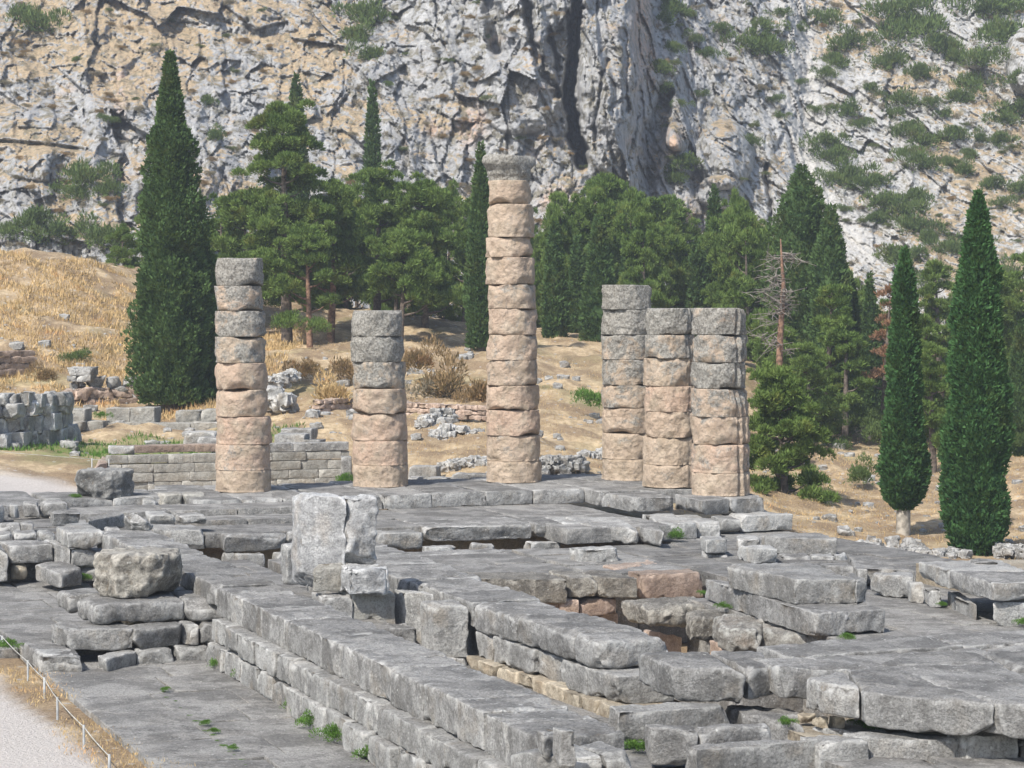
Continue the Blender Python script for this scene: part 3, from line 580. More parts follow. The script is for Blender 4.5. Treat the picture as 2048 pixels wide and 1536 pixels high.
# stylobate strip beside the wall, with the fallen drum on it
sp = empty('stepped_foundation', (*uv(10.4, -47), -1.1), 'three stepped courses of big grey blocks carrying the fallen speckled drum', 'foundation')
for c, NL, NR, FL, FR, z, h in [('c1',(555,968),(1085,938),(450,918),(985,868),0,.43),('c1',(1092,945),(1462,935),(995,872),(1290,868),0,.42),('c1',(1000,872),(1290,866),(880,840),(1180,825),-.01,.4),('c1',(400,912),(985,868),(330,880),(880,838),-.04,.4)]:
    block('slab', quad(c, NL, NR, z, FL, FR), z, h, GREY, sp, chips=5, chip=.2, r=.09, step=.08, under=.08)
for c, NL, NR, z, h, d, m in [('c1',(385,1112),(778,1100),-.43,.44,1.2,GREY),('c1',(788,1110),(1080,1080),-.43,.43,1.0,GREY),('c1',(1086,1082),(1166,1078),-.43,.44,1.0,PALE),('c1',(1172,1078),(1382,1070),-.43,.42,1.0,GREY),
      ('c1',(238,1262),(485,1262),-.80,.36,1.0,PALE),('c1',(610,1285),(800,1235),-.87,.30,.8,PALE),('c1',(800,1232),(1022,1222),-.86,.34,.8,PALE),('c1',(1030,1218),(1238,1212),-.86,.34,.8,PALE),('c1',(1292,1214),(1382,1210),-.86,.36,.8,PALE)]:
    block('block', quad(c, NL, NR, z, FL=None, d=d), z, h, m, sp, chips=5, chip=.18, step=.08, r=.06)
block('block', quad('c1',(385,1112),(780,1100),-.43,(292,1072),(690,1060)), -.435, .42, GREY, sp, chips=4, step=.1)
block('block', quad('c1',(242,1265),(484,1262),-.80,(146,1190),(400,1188)), -.805, .34, GREY, sp, chips=3, step=.1)
block('core', UVQ(10.1, 11.6, -52, -48.4), -.45, .6, EARTHY, sp, step=.4)
# inner wall
iw = empty('inner_wall', (*uv(16.5, -45), -.9), 'broad undercut inner wall of grey slabs on pale streaked blocks', 'stone wall')
def seg_run(A, B, wd, z, h, L, mat, seed, name, jd=.03, **k):
    A = np.array(A); B = np.array(B); rg = np.random.default_rng(seed); T = np.linalg.norm(B-A); x = 0
    while x < T-.05:
        d = min(L*rg.uniform(.7, 1.3), T-x); d = T-x if T-x-d < .5 else d; p = A+(B-A)*x/T; q = A+(B-A)*(x+d)/T; j = rg.uniform(-jd, jd)
        Q = [uv(q[0]+j, q[1]-.01), uv(q[0]+wd, q[1]-.01), uv(p[0]+wd, p[1]+.01), uv(p[0]+j, p[1]+.01)]
        block(name, Q, z+rg.uniform(-.012, .012), h, mat, iw, **k); x += d
seg_run((15.8,-56.5), (15.65,-47.2), 1.75, .30, .5, 2.2, GREY, 21, 'slab', step=.1)
seg_run((15.72,-43.2), (16.0,-37.6), 1.4, .30, .52, 2.3, GREY, 22, 'slab', jd=.012, step=.07, under=.12, r=.09, chips=4)
seg_run((15.72,-47.2), (15.72,-43.2), 1.5, .31, .5, 1.9, GREY, 23, 'slab', jd=.012, step=.08)
seg_run((15.75,-43.1), (16.15,-36.9), 1.0, -.24, .5, .9, PALE, 24, 'block', step=.07, jd=.07, chips=4, under=.1)
seg_run((15.6,-43.1), (15.95,-36.4), 1.0, -.72, .3, .75, EARTHY, 25, 'block', step=.08, jd=.05)
seg_run((16.0,-56), (16.0,-43), 1.2, -.2, .8, 2.5, PALE, 26, 'block', step=.2)
block('slab', quad('c7',(1010,535),(1442,552),.3,(795,452),(1230,440)), .3, .56, GREY, iw, chips=5, chip=.16, r=.09, step=.06, under=.06)
block('slab', quad('c7',(1448,548),(1600,528),.28,(1235,445),(1500,440)), .28, .5, GREY, iw, chips=4, step=.08)
# cross wall to the right and the platform at the lower right
cw = empty('platform', (*uv(22, -33), -.6), 'low platform of big flat grey slabs filling the lower right of the ruin', 'platform')
run(cw, 18.3, 36.5, -36.1, -34.8, .32, .5, 2.6, seed=41, name='slab', step=.12, jd=.1)
run(cw, 18.6, 37, -34.8, -33.2, .24, .45, 2.8, seed=42, name='slab', step=.14)
run(cw, 19.5, 37, -33.4, -31.5, .2, .45, 2.8, seed=46, name='slab', step=.14)
for NL, NR, FR, FL, z, h in [((48,412),(800,388),(500,325),(-204,322),.30,.52), ((385,532),(712,578),(575,425),(265,492),.32,.48), ((735,603),(1808,700),(905,388),(610,428),.31,.55), ((1822,702),(2700,745),(1850,360),(900,386),.31,.52), ((850,382),(1850,358),(1640,275),(1050,290),.31,.4), ((1900,392),(2500,402),(2300,262),(1700,272),.3,.4)]:
    block('slab', quad('d1', NL, NR, z, FL, FR), z, h, GREY, cw, chips=5, chip=.15, r=.06, step=.08, under=.07)
for c, NL, NR, FL, FR, z, h, m in [('d2',(770,312),(1700,278),(702,272),(1500,235),-.28,.5,PALE), ('d2',(1045,455),(1428,462),(990,420),(1380,425),-.30,.55,GREY), ('d2',(1438,462),(2040,432),(1390,425),(1960,402),-.30,.5,GREY), ('d2',(1405,622),('d1',370,1003),(1312,585),(2000,545),-.36,.62,PALE),
      ('d1',(378,1017),(775,1010),(200,960),(600,955),-.35,.62,PALE), ('d1',(790,985),(1562,992),(560,940),(1350,945),-.33,.65,GREY), ('d1',(1575,962),(2005,957),(1400,930),(1850,925),-.26,.65,PALE), ('d1',(2015,985),(2600,985),(1900,930),(2500,930),-.32,.65,GREY),
      ('d2',(1790,330),('d1',250,880),(1720,270),('d1',60,790),-.40,.35,GREY), ('d1',(-350,760),(280,800),(-420,700),(120,745),-.45,.35,GREY), ('d1',(420,900),(960,940),(300,870),(800,880),-.42,.35,PALE)]:
    block('block', quad(c, NL, NR, z, FL, FR), z, h, m, cw, chips=5, chip=.13, step=.07)
run(cw, 17.2, 37, -33.5, -31.6, -.5, .5, 2.5, seed=43, name='footing', mat=EARTHY, step=.3)
run(cw, 16.8, 37, -31.4, -29.2, -.62, .35, 2.0, seed=44, name='footing', mat=GREYF, step=.2)
for i, (x, y) in enumerate([(290,790),(400,835),(545,835)]):
    block('stone', quad('d1', (x-45,y),(x+50,y),-.3,d=.25), -.25, .2, EARTHY, None, ['tan rubble stone in the grass under the wedge slab','small round tan stone in grass under the platform','flat tan stone in grass beside the platform crack'][i], 'stone', chips=5, chip=.1, step=.05)
# corridor stones around the marble jamb
for c, NL, NR, z, h, d, m, lab in [('c2',(592,782),(852,775),.28,.56,.9,ASHLAR,'tan square block under the foot of the white marble jamb'),
      ('c2',(430,800),(600,800),.22,.5,.9,GREY,'grey block left of the tan square block below the jamb'),
      ('c2',(890,768),(1072,790),.28,1.05,.55,PALE,'upright speckled slab behind the nearer upright block in the corridor'),
      ('c2',(1078,852),(1280,852),.24,1.03,.9,PALE,'tall upright block with a dark crack along its right side'),
      ('c2',(700,985),(985,985),-.33,.55,.8,GREY,'low grey block in the corridor left of the tall upright block'),
      ('c2',(216,505),(288,500),.55,.9,.5,PALE,'narrow grey stone standing left of the white marble jamb'),
      ('c2',(1100,1165),(1275,1160),-.80,.3,.6,PALE,'flat pale footing stone under the tall upright block')]:
    block('stone_block', quad(c, NL, NR, z, d=d), z, h, m, None, lab, 'stone block', chips=3, chip=.08, step=.07)
mj = empty('marble_jamb', (*at_z(*px('c2', 480, 760), .3)[:2], .3), 'upright pair of white marble slabs, tallest of the loose stones in the ruin', 'marble block')
q0 = quad('c2', (300,745), (565,765), .3, d=.75)
def jamb(name, Q, z0, z1, chips, mat, **k):
    return block(name, Q, z1, z1-z0, mat, mj, chips=chips, step=.06, **k)
jamb('slab', q0, .3, 2.22, 7, MARBLE, chip=.28, rough=.035)
q1 = quad('c2', (570,765), (735,762), .3, d=.8); jamb('slab', q1, .86, 2.2, 6, MARBLE, chip=.22, rough=.07)
jamb('slab', quad('c2', (285,720), (340,740), .3, d=.5), .3, 1.9, 4, MARBLE, chip=.2)
block('foot', quad('c2', (580,630), (825,628), .84, d=.85), .84, .55, MARBLE, mj, chips=4, rough=.05, step=.06)
block('patch', quad('c2', (372,765), (570,765), .3, d=.1), .88, .6, ASHLAR, mj, chips=3, chip=.2, step=.06)
# adyton area: rough poros blocks and the pink pit wall
ad = empty('pit_wall', (*uv(20, -56), -2.6), 'rough lichened course above pink masonry at the back of the inner pit', 'stone wall')
for c, NL, NR, z, h, m in [('c2',(1330,690),(1860,700),-1.0,.62,ROUGH),('c3',(130,690),(282,688),-.98,.52,ROUGH),('c3',(286,688),(512,690),-.98,.52,ROUGH),
      ('c3',(-80,822),(50,822),-1.6,.3,PINK),('c3',(62,820),(170,818),-1.56,.45,PINK),('c3',(175,815),(392,812),-1.56,.42,PINK),('c3',(60,900),(400,885),-2.0,.8,PINK),('c2',(1300,830),(1820,830),-1.62,1.2,PINK)]:
    block('block', quad(c, NL, NR, z, d=1.6), z, h, m, ad, chips=3, step=.09, rough=.03)
block('stone_block', quad('c3',(528,668),(895,655),-.92,d=.9), -.92, .66, PINK, None, 'tan block with pick-marked front at the edge of the pit', 'stone block', chips=3, rough=.035)
block('stone_block', quad('c3',(575,868),(990,852),-1.05,(405,815),(860,800)), -1.05, .48, ROUGH, None, 'rough lichened slab overhanging the dark pit', 'stone block', chips=5, rough=.05, r=.12, under=.1, step=.07)
block('stone_block', quad('c3',(815,925),(1010,930),-1.05,(800,885),(1200,885)), -1.05, .55, ROUGH, None, 'darkest lumpy poros block on the pit rim', 'stone block', chips=6, rough=.06, r=.1, step=.06)
block('stone_block', quad('c3',(985,972),(1230,1000),-1.0,(960,905),(1260,920)), -1.0, .52, ROUGH2, None, 'whitest pitted poros block jutting over the wall top beside the pit', 'stone block', chips=6, rough=.07, r=.12, step=.06)
block('stone_block', quad('c3',(1240,1000),(1565,1030),-1.05,(1200,925),(1500,950)), -1.05, .5, ROUGH2, None, 'long rounded poros block at the right end of the pit rim', 'stone block', chips=5, rough=.05, r=.16, step=.07)
block('stone_block', quad('c3',(1000,925),(1500,960),-1.1,(860,880),(1330,885)), -1.12, .4, ROUGH, None, 'flat poros slab behind the rim blocks of the pit', 'stone block', chips=4, rough=.05, step=.09)
block('footing_wall', UVQ(22.6, 24.6, -49.6, -45.6), -2.0, .9, GREY, None, 'shadowed foundation blocks under the pit rim', 'foundation', step=.2)
for c, NL, NR, z, h in [('c3',(590,1000),(770,1040),-1.9,.7),('c3',(1000,1075),(1100,1075),-1.5,.5)]:
    block('stone_block', quad(c, NL, NR, z, d=.6), z, h, PINK, None, ['pink prop stone standing in the dark pit','tan wedge under the pitted rim blocks'][NL[0] > 800], 'stone block', chips=4)
# big stacked slabs
block('stone_slab', quad('d4',(1442,952),('d6',625,912),-.45,(312,602),('d6',150,760)), -.45, .53, GREY, None, 'lower of the two big stacked slabs right of the pit', 'stone slab', chips=4, chip=.12, step=.08, under=.08)
block('stone_slab', quad('d4',(1240,605),(1862,600),.10,(530,452),(1380,432)), .10, .55, PALE, None, 'upper of the two big stacked slabs, cracked across its front', 'stone slab', chips=5, chip=.2, step=.07)
block('stone_slab', quad('d4',(1868,612),(1972,600),.09,(1760,560),(1850,545)), .08, .52, PALE, None, 'narrow split piece at the right end of the upper stacked slab', 'stone slab', chips=3, chip=.08, step=.06)
for c, NL, NR, FL, FR, z, h, m, lab in [
  ('d4',(335,205),(542,195),(265,168),(480,160),-.46,.37,PALE,'upper block of the two-high stub left of the small slabs'),('d4',(300,330),(545,335),(268,300),(480,300),-.84,.35,GREY,'lower block of the two-high stub left of the small slabs'),
  ('d4',(650,205),(885,195),(640,165),(860,150),-.62,.3,PALE,'thin pale slab behind the small square block'),('d4',(1035,178),(1668,195),(890,142),(1500,128),-.48,.47,PALE,'long pale slab on the right edge above the small square block'),
  ('d4',(810,300),(1060,295),(650,252),(985,255),-.55,.4,PALE,'small square block in front of the long pale slab'),('d4',(1090,372),(1405,372),(1070,345),(1330,342),-.85,.35,GREY,'low stone under the left of the long pale slab'),('d4',(1410,372),(1650,370),(1390,350),(1600,348),-.86,.35,PALE,'low stone under the middle of the long pale slab'),
  ('d4',(1660,368),(1775,358),(1640,345),(1740,338),-.84,.33,PALE,'low stone under the right of the long pale slab'),('d4',(1570,470),(1838,485),(1490,440),(1760,430),-.55,.45,GREY,'rounded stone behind the upper stacked slab'),
  ('d6',(312,485),(935,520),(240,352),(820,458),-.5,.45,GREYF,'long dark flat slab along the right edge of the ruin'),('d6',(615,565),(915,585),(478,540),(910,520),-.45,.52,PALE,'speckled block left of the propped platform'),('d6',(320,500),(448,505),(300,470),(420,475),-.46,.5,GREY,'grey end block behind the upper stacked slab'),
  ('d6',(905,650),(1025,660),(850,630),(1000,635),-.52,.46,PALE,'upright prop under the left end of the raised platform'),('d6',(1080,720),(1205,735),(1020,690),(1180,700),-.58,.38,PALE,'leaning broken prop under the raised platform'),
  ('d6',(1330,770),(1560,870),(1268,735),(1400,740),-.62,.42,PALE,'jagged broken prop under the middle of the raised platform'),('d6',(1800,852),(2200,848),(1738,850),(2150,830),-.47,.52,PALE,'streaked block propping the near end of the raised platform')]:
    block('stone_block', quad(c, NL, NR, z, FL, FR), z, h, m, None, lab, 'stone block', chips=4, chip=.12, step=.09)
rp = empty('raised_platform', (*uv(31, -49), -.45), 'raised platform of flat slabs propped on blocks at the right edge', 'platform')
for NL, NR, FL, FR, z, h in [((1740,645),(2600,625),(1288,515),(2050,520),0,.42),((1280,515),(2100,520),(970,432),(1750,400),.0,.42),((2060,600),(2700,610),(2000,540),(2500,540),-.12,.4),((1540,425),(1800,430),(1500,400),(1700,390),.06,.3),((1880,520),(2200,525),(1850,500),(2100,500),-.1,.4)]:
    block('slab', quad('d6', NL, NR, z, FL, FR), z, h, GREY if NL[0] > 1300 else PALE, rp, chips=4, chip=.12, step=.1, under=.06)
block('backing', UVQ(31.2, 36, -52.5, -47.5), -.5, .5, EARTHY, rp, step=.4)
# blocks on the left
for c, NL, NR, FL, FR, z, h, m, lab in [
  ('d3',(105,622),(548,605),(-40,560),(430,560),0,.47,GREY,'big dark slab overhanging a gap at the left edge'),('d3',(558,605),(722,640),(440,560),(600,560),0,.46,GREY,'dark end slab right of the overhanging one'),('d3',(-300,640),(85,650),(-350,580),(0,580),-.02,.85,GREY,'cut-off block at the left edge of the picture'),
  ('d3',(185,812),(290,800),(100,800),(220,790),-.47,.42,EARTHY,'leaning prop under the overhanging dark slab'),('d3',(620,885),(850,855),(352,812),(720,772),-.42,.42,GREY,'loose oblong block on the dark floor left of the speckled drum'),
  ('d3',(735,665),(1000,655),(700,640),(950,620),-.06,.45,GREY,'square block between the overhanging slab and the speckled drum'),('d3',(790,835),(1000,835),(780,820),(950,820),-.5,.4,PALE,'block hidden low beside the speckled drum'),
  ('d3',(690,492),(1062,482),(572,422),(868,362),.38,.40,PALE,'tilted pale block above the overhanging dark slab'),('d3',(545,292),(848,285),(505,262),(790,235),.36,.36,GREY,'rounded dark block behind the tilted pale one'),
  ('d3',(900,360),(1275,292),(880,335),(1230,268),.12,.40,GREY,'broad grey block left of the pointed rock'),('d3',(1100,452),(1290,450),(1060,430),(1250,430),-.05,.3,GREY,'low block under the broad grey one'),
  ('d3',(1530,305),(1795,300),(1480,275),(1720,270),.12,.38,PALE,'pale block behind the pointed rock'),('d3',(1830,312),(2120,305),(1780,285),(2050,280),.05,.25,GREY,'flat slab edge right of the pale block behind the pointed rock'),
  ('c1',(910,518),(1195,525),(820,488),(1120,492),-.05,.45,PALE,'large pale block beyond the wall, right of the pointed rock'),
  ('d3',(110,205),(215,200),(60,185),(190,180),.12,.42,GREY,'square block next to the gravel at the far left'),('d3',(-60,225),(40,215),(-90,190),(20,185),.12,.5,GREY,'block cut off by the left edge near the gravel'),('d3',(250,190),(405,195),(235,165),(380,165),.1,.42,GREY,'first of two dark blocks lining the gravel'),('d3',(415,190),(690,185),(400,160),(640,155),.1,.42,GREY,'second and longer of two dark blocks lining the gravel'),
  ('d3',(0,408),(208,402),(-30,385),(190,380),-.12,.3,GREY,'low flat stone at far left behind the overhanging slab'),('d3',(215,395),(350,392),(205,370),(330,365),-.1,.3,GREY,'small flat stone second in the far left row'),('d3',(-40,500),(130,495),(-60,475),(110,470),-.1,.25,GREY,'small stone just behind the cut-off left block'),('d3',(150,495),(375,490),(130,460),(350,455),-.08,.28,GREY,'flat grey stone in the middle of the left stones'),('d3',(392,480),(560,478),(375,455),(540,455),-.02,.34,PALE,'pale cube among the small stones on the left'),
  ('c1',(838,345),(925,345),(820,330),(905,328),.02,.3,PALE,'narrow block right of the far drum'),('c1',(932,322),(1066,318),(920,305),(1050,302),.10,.42,ASHLAR,'tan squared block left of the first column base'),('c1',(1072,322),(1205,320),(1062,303),(1190,303),.08,.4,ASHLAR,'tan squared block touching the first column slab')]:
    block('stone_block', quad(c, NL, NR, z, FL, FR), z, h, m, None, lab, 'stone block', chips=5, chip=.16, r=.07, step=.09)
# ------------------------------------------------------------------ drums and columns
def drum_mesh(R0, R1, h, chips=6, chip=.12, rough=.03, flute=None, dx=0., step=.07, edge_r=.07, lobes=.03):
    seedc[0] += 1; s = seedc[0]; rg = np.random.default_rng(s); nt_ = 240 if flute else int(2*pi*R0/step*1.1); nz = max(5, int(h/step)); V = []
    zs = np.concatenate([[0, .015], np.linspace(edge_r, h-edge_r, nz), [h-.015, h]]); rings = []
    th = np.arange(nt_)*2*pi/nt_
    for z in zs:
        t = z/h; R = R0*(1-t)+R1*t; e = min(z, h-z); R = R-edge_r*(1-math.sqrt(max(0, 1-(1-min(1, e/edge_r))**2)))*.85
        rings.append(np.column_stack([np.cos(th)*R, np.sin(th)*R, np.full(nt_, z)]))
    V = np.concatenate(rings); P = V.copy(); m = len(zs)
    n = V*[1, 1, 0]; n /= np.linalg.norm(n, axis=1, keepdims=True)
    W = P+s*2.3
    P += n*(lobes*fbm(W*[1.3, 1.3, .6], s, 2)+rough*fbm(W*3.6, s+3, 4))[:,None]
    ez = np.minimum(P[:,2], h-P[:,2]); P -= n*(np.exp(-(ez/.1)**2)*np.maximum(0, fbm(W*[2.2,2.2,1], s+5, 3)-.1)*.13)[:,None]
    hz = np.array([R0, R0, h/2]); P[:,2] -= h/2
    for _ in range(chips):
        a = rg.uniform(0, 2*pi); nn = np.array([cos(a), sin(a), rg.choice([-1, 1])*rg.uniform(.15, 1.6)]); nn /= np.linalg.norm(nn)
        d = math.hypot(nn[0], nn[1])*R0+abs(nn[2])*h/2-rg.uniform(.3, 1)*chip; sd = P@nn-d; k = sd > 0; P[k] -= np.outer(sd[k], nn)
    P[:,2] += h/2
    if flute:
        a0, a1 = flute; an = np.tile(th, m); dd = (an-a0) % (2*pi); w_ = np.clip(np.minimum(dd, (a1-a0)-dd)/.2, 0, 1)*(dd < (a1-a0))
        fl = .10*(1-np.abs(np.sin(an*10))**1.5); P -= n*(fl*w_)[:,None]
    c = len(P); P = np.vstack([P, [[0, 0, 0]], [[0, 0, h]]])
    Fq = [[i*nt_+j, i*nt_+(j+1) % nt_, (i+1)*nt_+(j+1) % nt_, (i+1)*nt_+j] for i in range(m-1) for j in range(nt_)]
    Fq += [[c, (j+1) % nt_, j, j] for j in range(nt_)]; l = (m-1)*nt_; Fq += [[c+1, l+j, l+(j+1) % nt_, l+(j+1) % nt_] for j in range(nt_)]
    return P, np.array(Fq)
def tri_fix(V, Fq):      # quads with a doubled corner become triangles split from the rest
    return V, Fq
def mesh_mixed(name, V, Fq):
    deg = (Fq[:,2] == Fq[:,3]); q = Fq[~deg]; t = Fq[deg][:, :3]
    me = bpy.data.meshes.new(name); me.from_pydata([tuple(map(float, v)) for v in V], [], [tuple(map(int, f)) for f in q]+[tuple(map(int, f)) for f in t])
    me.polygons.foreach_set('use_smooth', np.ones(len(me.polygons), bool)); me.update(); return me
def column(cx, ys, wb, wt, label, crusts, pinks, topshift=0, capital=None, flute=None, shape=None):
    yb = ys[-1]; c = at_z(cx, yb-4.5, 0); Y = c[1]; base = np.array([c[0], Y, 0]); o = empty('column', base, label, 'column', 'standing temple columns')
    zs = [max(0, at_d(cx, y+2, Y)[2]) for y in ys]; zs[-1] = 0; Ht = zs[0]
    for i in range(len(ys)-1):
        z1, z0 = zs[i], zs[i+1]; k0 = z0/Ht; k1 = z1/Ht; R = lambda k: (wb*(1-k)+wt*k)*Y/F/2
        rg = np.random.default_rng(int(cx)+i)
        lo = i >= len(ys)-3
        V, Fq = drum_mesh(R(k0)*1.02, R(k1)*1.02, z1-z0-.006, chips=1 if lo else 4, chip=.05 if lo else .17, rough=.03 if lo else .055, flute=flute, edge_r=.015 if lo else .025, lobes=.015 if lo else .045)
        off = topshift*Y/F*(k0+k1)/2+(0 if lo else rg.uniform(-.04, .04))
        d = link('drum', mesh_mixed('drum', V, Fq), COLM, o, (off, 0, z0))
        d.rotation_euler[2] = 0; d.color = (crusts[i], pinks[i], 0, 1)
    if capital:
        y1, y0, w1 = capital; z0 = at_d(cx, y0+2, Y)[2]; z1 = at_d(cx, y1, Y)[2]; h = z1-z0; n = 56; rg = np.random.default_rng(3)
        prof = [(.0, .86), (.12, .84), (.3, .93), (.5, 1.05), (.68, 1.17), (.82, 1.22), (.97, 1.18), (1, 1.08)]
        R = w1*Y/F/2/1.2; th = np.arange(n)*2*pi/n; V = []
        hs = np.linspace(0, 1, 18); pr = np.interp(hs, [p[0] for p in prof], [p[1] for p in prof])
        for t, r in zip(hs, pr): V.append(np.column_stack([np.cos(th)*R*r, np.sin(th)*R*r, np.full(n, t*h)]))
        V = np.concatenate(V); nrm = V*[1, 1, 0]; nrm /= np.linalg.norm(nrm, axis=1, keepdims=True)
        V += nrm*(.05*fbm(V*2.5, 4, 4)+.05*fbm(V*[1.2, 1.2, 5], 9, 3))[:,None]; V[:,2] += (V[:,2] > h*.9)*.06*fbm(V*[1.6,1.6,0]+3, 6, 3)
        for nn, d in [(np.array([.8, -.5, .33]), R*1.02), (np.array([.75, -.2, -.6]), R*.8), (np.array([-.7, -.6, -.45]), R*.93)]:
            nn = nn/np.linalg.norm(nn); sd = V@nn-d; k = sd > 0; V[k] -= np.outer(sd[k], nn)*.8
        c_ = len(V); V = np.vstack([V, [[0, 0, h*.98]], [[0, 0, 0]]])
        Fq = [[i*n+j, i*n+(j+1) % n, (i+1)*n+(j+1) % n, (i+1)*n+j] for i in range(17) for j in range(n)]+[[c_, 17*n+j, 17*n+(j+1) % n, 17*n+(j+1) % n] for j in range(n)]+[[c_+1, (j+1) % n, j, j] for j in range(n)]
        cp_ = link('capital', mesh_mixed('capital', V, np.array(Fq)), COLM, o, (topshift*Y/F, 0, z0), label='grey flaring capital with broken rim'); cp_.color = (.97, 0, 0, 1)
    return o
column(487, [514,569.5,619.5,671,723,776,830,885,936,986], 108, 93, 'leftmost standing column, nine drums high with a dark grey top drum', [.97,.55,.6,.5,.2,.25,.1,.3,.1], [.5,.5,.4,.1,.7,.6,1,.7,.2], topshift=-7)
column(761, [618.5,670,721,774,824.5,877,926,975.6], 109, 98, 'shortest of the left columns, second from the left, with two grey upper drums', [.98,.85,.55,.35,.2,.15,.1], [0,.2,.1,.5,.8,.9,.3], topshift=-7)
column(1028, [360,407,473,513,567,615,667,717.5,768,817,867.5,918,967], 107, 84, 'tallest column, the only one with a capital', [.25,.25,.25,.2,.35,.2,.35,.35,.15,.2,.2,.12], [.4,.3,.4,.4,.5,.6,.5,.4,.7,.9,.4,.2], topshift=-10, capital=(311,361,112))
column(1259, [567.5,617,667,716.5,767,812.6,863,913.5,962.6], 108, 98, 'rearmost column of the right-hand cluster, grey on top and partly hidden', [.97,.85,.6,.6,.45,.3,.2,.15], [0,.1,.3,.2,.3,.4,.2,.1], topshift=-5)
column(1342, [614,667,714,769,820,871,925,977], 110, 99, 'middle column of the right-hand cluster between its two neighbours', [.95,.6,.4,.3,.2,.15,.1], [0,.2,.2,.9,.4,.2,.2], flute=(-.95, .75), topshift=-2)
column(1442, [613.5,667,722,774,830,885,941,993], 116, 103, 'rightmost and nearest column, with flutes kept along its right side', [.7,.6,.75,.45,.3,.35,.15], [.5,.3,.1,.4,.4,.8,.3], flute=(-1.15, .6), topshift=-5)
def loose_drum(cx, yb, w_, h, z, label, crust, mat=COLM, chips=12, chip=.3, rough=.06, seed=0, extra=()):
    Y0 = at_z(cx, yb, z)[1]; R = w_*Y0/F/2; p = np.array([at_z(cx, yb, z)[0], Y0+R*.9, z])
    V, Fq = drum_mesh(R, R*1.03, h, chips=chips, chip=chip, rough=rough, step=.06, edge_r=.09, lobes=.05)
    for nn, d in extra:
        nn = np.array(nn)/np.linalg.norm(nn); sd = (V-[0, 0, h/2])@nn-d*R; k = sd > 0; V[k] -= np.outer(sd[k], nn)
    V += V/np.linalg.norm(V, axis=1, keepdims=True).clip(.1)*(rough*.7*fbm(V*9, 5, 3))[:,None]
    o = link('column_drum', mesh_mixed('column_drum', V, Fq), mat, None, p, label, 'column drum', 'fallen column drums'); o.color = (crust, .2, 0, 1); return o
loose_drum(201, 998, 108, .88, .0, 'dark grey fallen drum near the pale gravel, smaller in view', 1.0, mat=DARKS, chips=2, chip=.12, extra=[((-.7,-.5,-.7), .85)])
loose_drum(264, 1196, 166, .90, .01, 'speckled fallen drum on the stepped foundation, nearer to the viewer', .9, mat=ROUGH, rough=.07, chips=1, chip=.08, extra=[((.85,-.35,-.62), .80), ((.6,-.1,.7), 1.06)])
# pointed rock
block('pointed_rock', quad('d3', (1290,470), (1575,470), .36, d=.55), .82, .48, GREY, None, 'pointed grey rock on the far end of the long wall', 'rock', chips=14, chip=.32, r=.12, rough=.06, step=.06)
# ------------------------------------------------------------------ ashlar wall behind the first two columns
def wall_courses(o, A, B, z0, rows, hc, L, mat, depth=.5, seed=0, jd=.03, step=.2, rough=.008, name='block', chips=1, chip=.05, skip=0., gap=.004):
    A = np.array(A, float); B = np.array(B, float); T = np.linalg.norm(B-A); dr = (B-A)/T; nb = np.array([-dr[1], dr[0]]); rg = np.random.default_rng(seed); 
    for r_ in range(rows):
        x = -(rg.random()*.5*L)
        while x < T:
            d = L*rg.uniform(.75, 1.25); x0 = max(0, x); x1 = min(T, x+d); x += d
            if x1-x0 < .12 or rg.random() < skip: continue
            j = rg.uniform(-jd, jd); hh = hc*(1 if r_ < rows-1 else rg.uniform(.9, 1.0)); p = A+dr*(x0+gap); q = A+dr*(x1-gap)
            block(name, [p-nb*j, q-nb*j, q+nb*depth, p+nb*depth], z0+(r_+1)*hc-gap, hh-gap*2, mat, o, step=step, r=.02, rough=rough, chips=chips, chip=chip)
A0 = at_d(215, 1000, 86.2)[:2]; B0 = at_d(700, 985, 89.0)[:2]
aw = empty('ashlar_wall', (*A0, -1.1), 'tan squared masonry wall behind the two left columns', 'stone wall')
wall_courses(aw, A0, B0, -1.1, 5, .335, 1.25, ASHLAR, seed=5, jd=.05)
mid = A0+(B0-A0)*.62
wall_courses(aw, mid, B0, .58, 1, .33, 2.0, GREY, seed=6, jd=.05, depth=.6, name='coping')
wall_courses(aw, A0+np.array([0, 1.2]), mid+np.array([0,1.2]), .55, 1, .3, 3.5, PINK, seed=7, depth=.8, name='coping')
block('stone_block', [at_d(217,905,86.6)[:2], at_d(268,904,86.6)[:2], at_d(268,904,87.4)[:2], at_d(217,905,87.4)[:2]], .88, .28, PALE, None, 'pale block on the left corner of the squared masonry wall', 'stone block')
for x0, x1, y0, y1, Y, m, lab in [(366,430,864,885,92,PALE,'pale block on the lawn edge left of the first column'),(395,434,875,886,91,GREY,'grey slab overlapping the pale block on the lawn edge'),(548,608,868,886,92,PALE,'pale block on the masonry wall right of the first column'),(560,622,858,872,94,GREY,'slab lying behind the pale block on the masonry wall'),(608,640,880,890,92,GREY,'thin stone at the end of the masonry wall top'),
      (818,872,933,957,88,PALE,'rectangular pale block right of the second column base'),(818,865,904,925,94,GREY,'grey slab half sunk in dry grass right of the second column'),(815,835,955,972,84,PALE,'small stone at the right foot of the second column'),(900,975,948,968,84.5,GREY,'thin flat slab on the platform edge before the third column'),(855,895,956,972,84,PALE,'small flat slab beside the thin one on the platform edge')]:
    a = at_d(x0, y0, Y); b = at_d(x1, y0, Y); zb = at_d(x0, y1, Y)[2]
    block('stone_block', [a[:2], b[:2], b[:2]+[.2, .8], a[:2]+[.2, .8]], a[2], max(.25, a[2]-zb+.15), m, None, lab, 'stone block', chips=4, chip=.1)
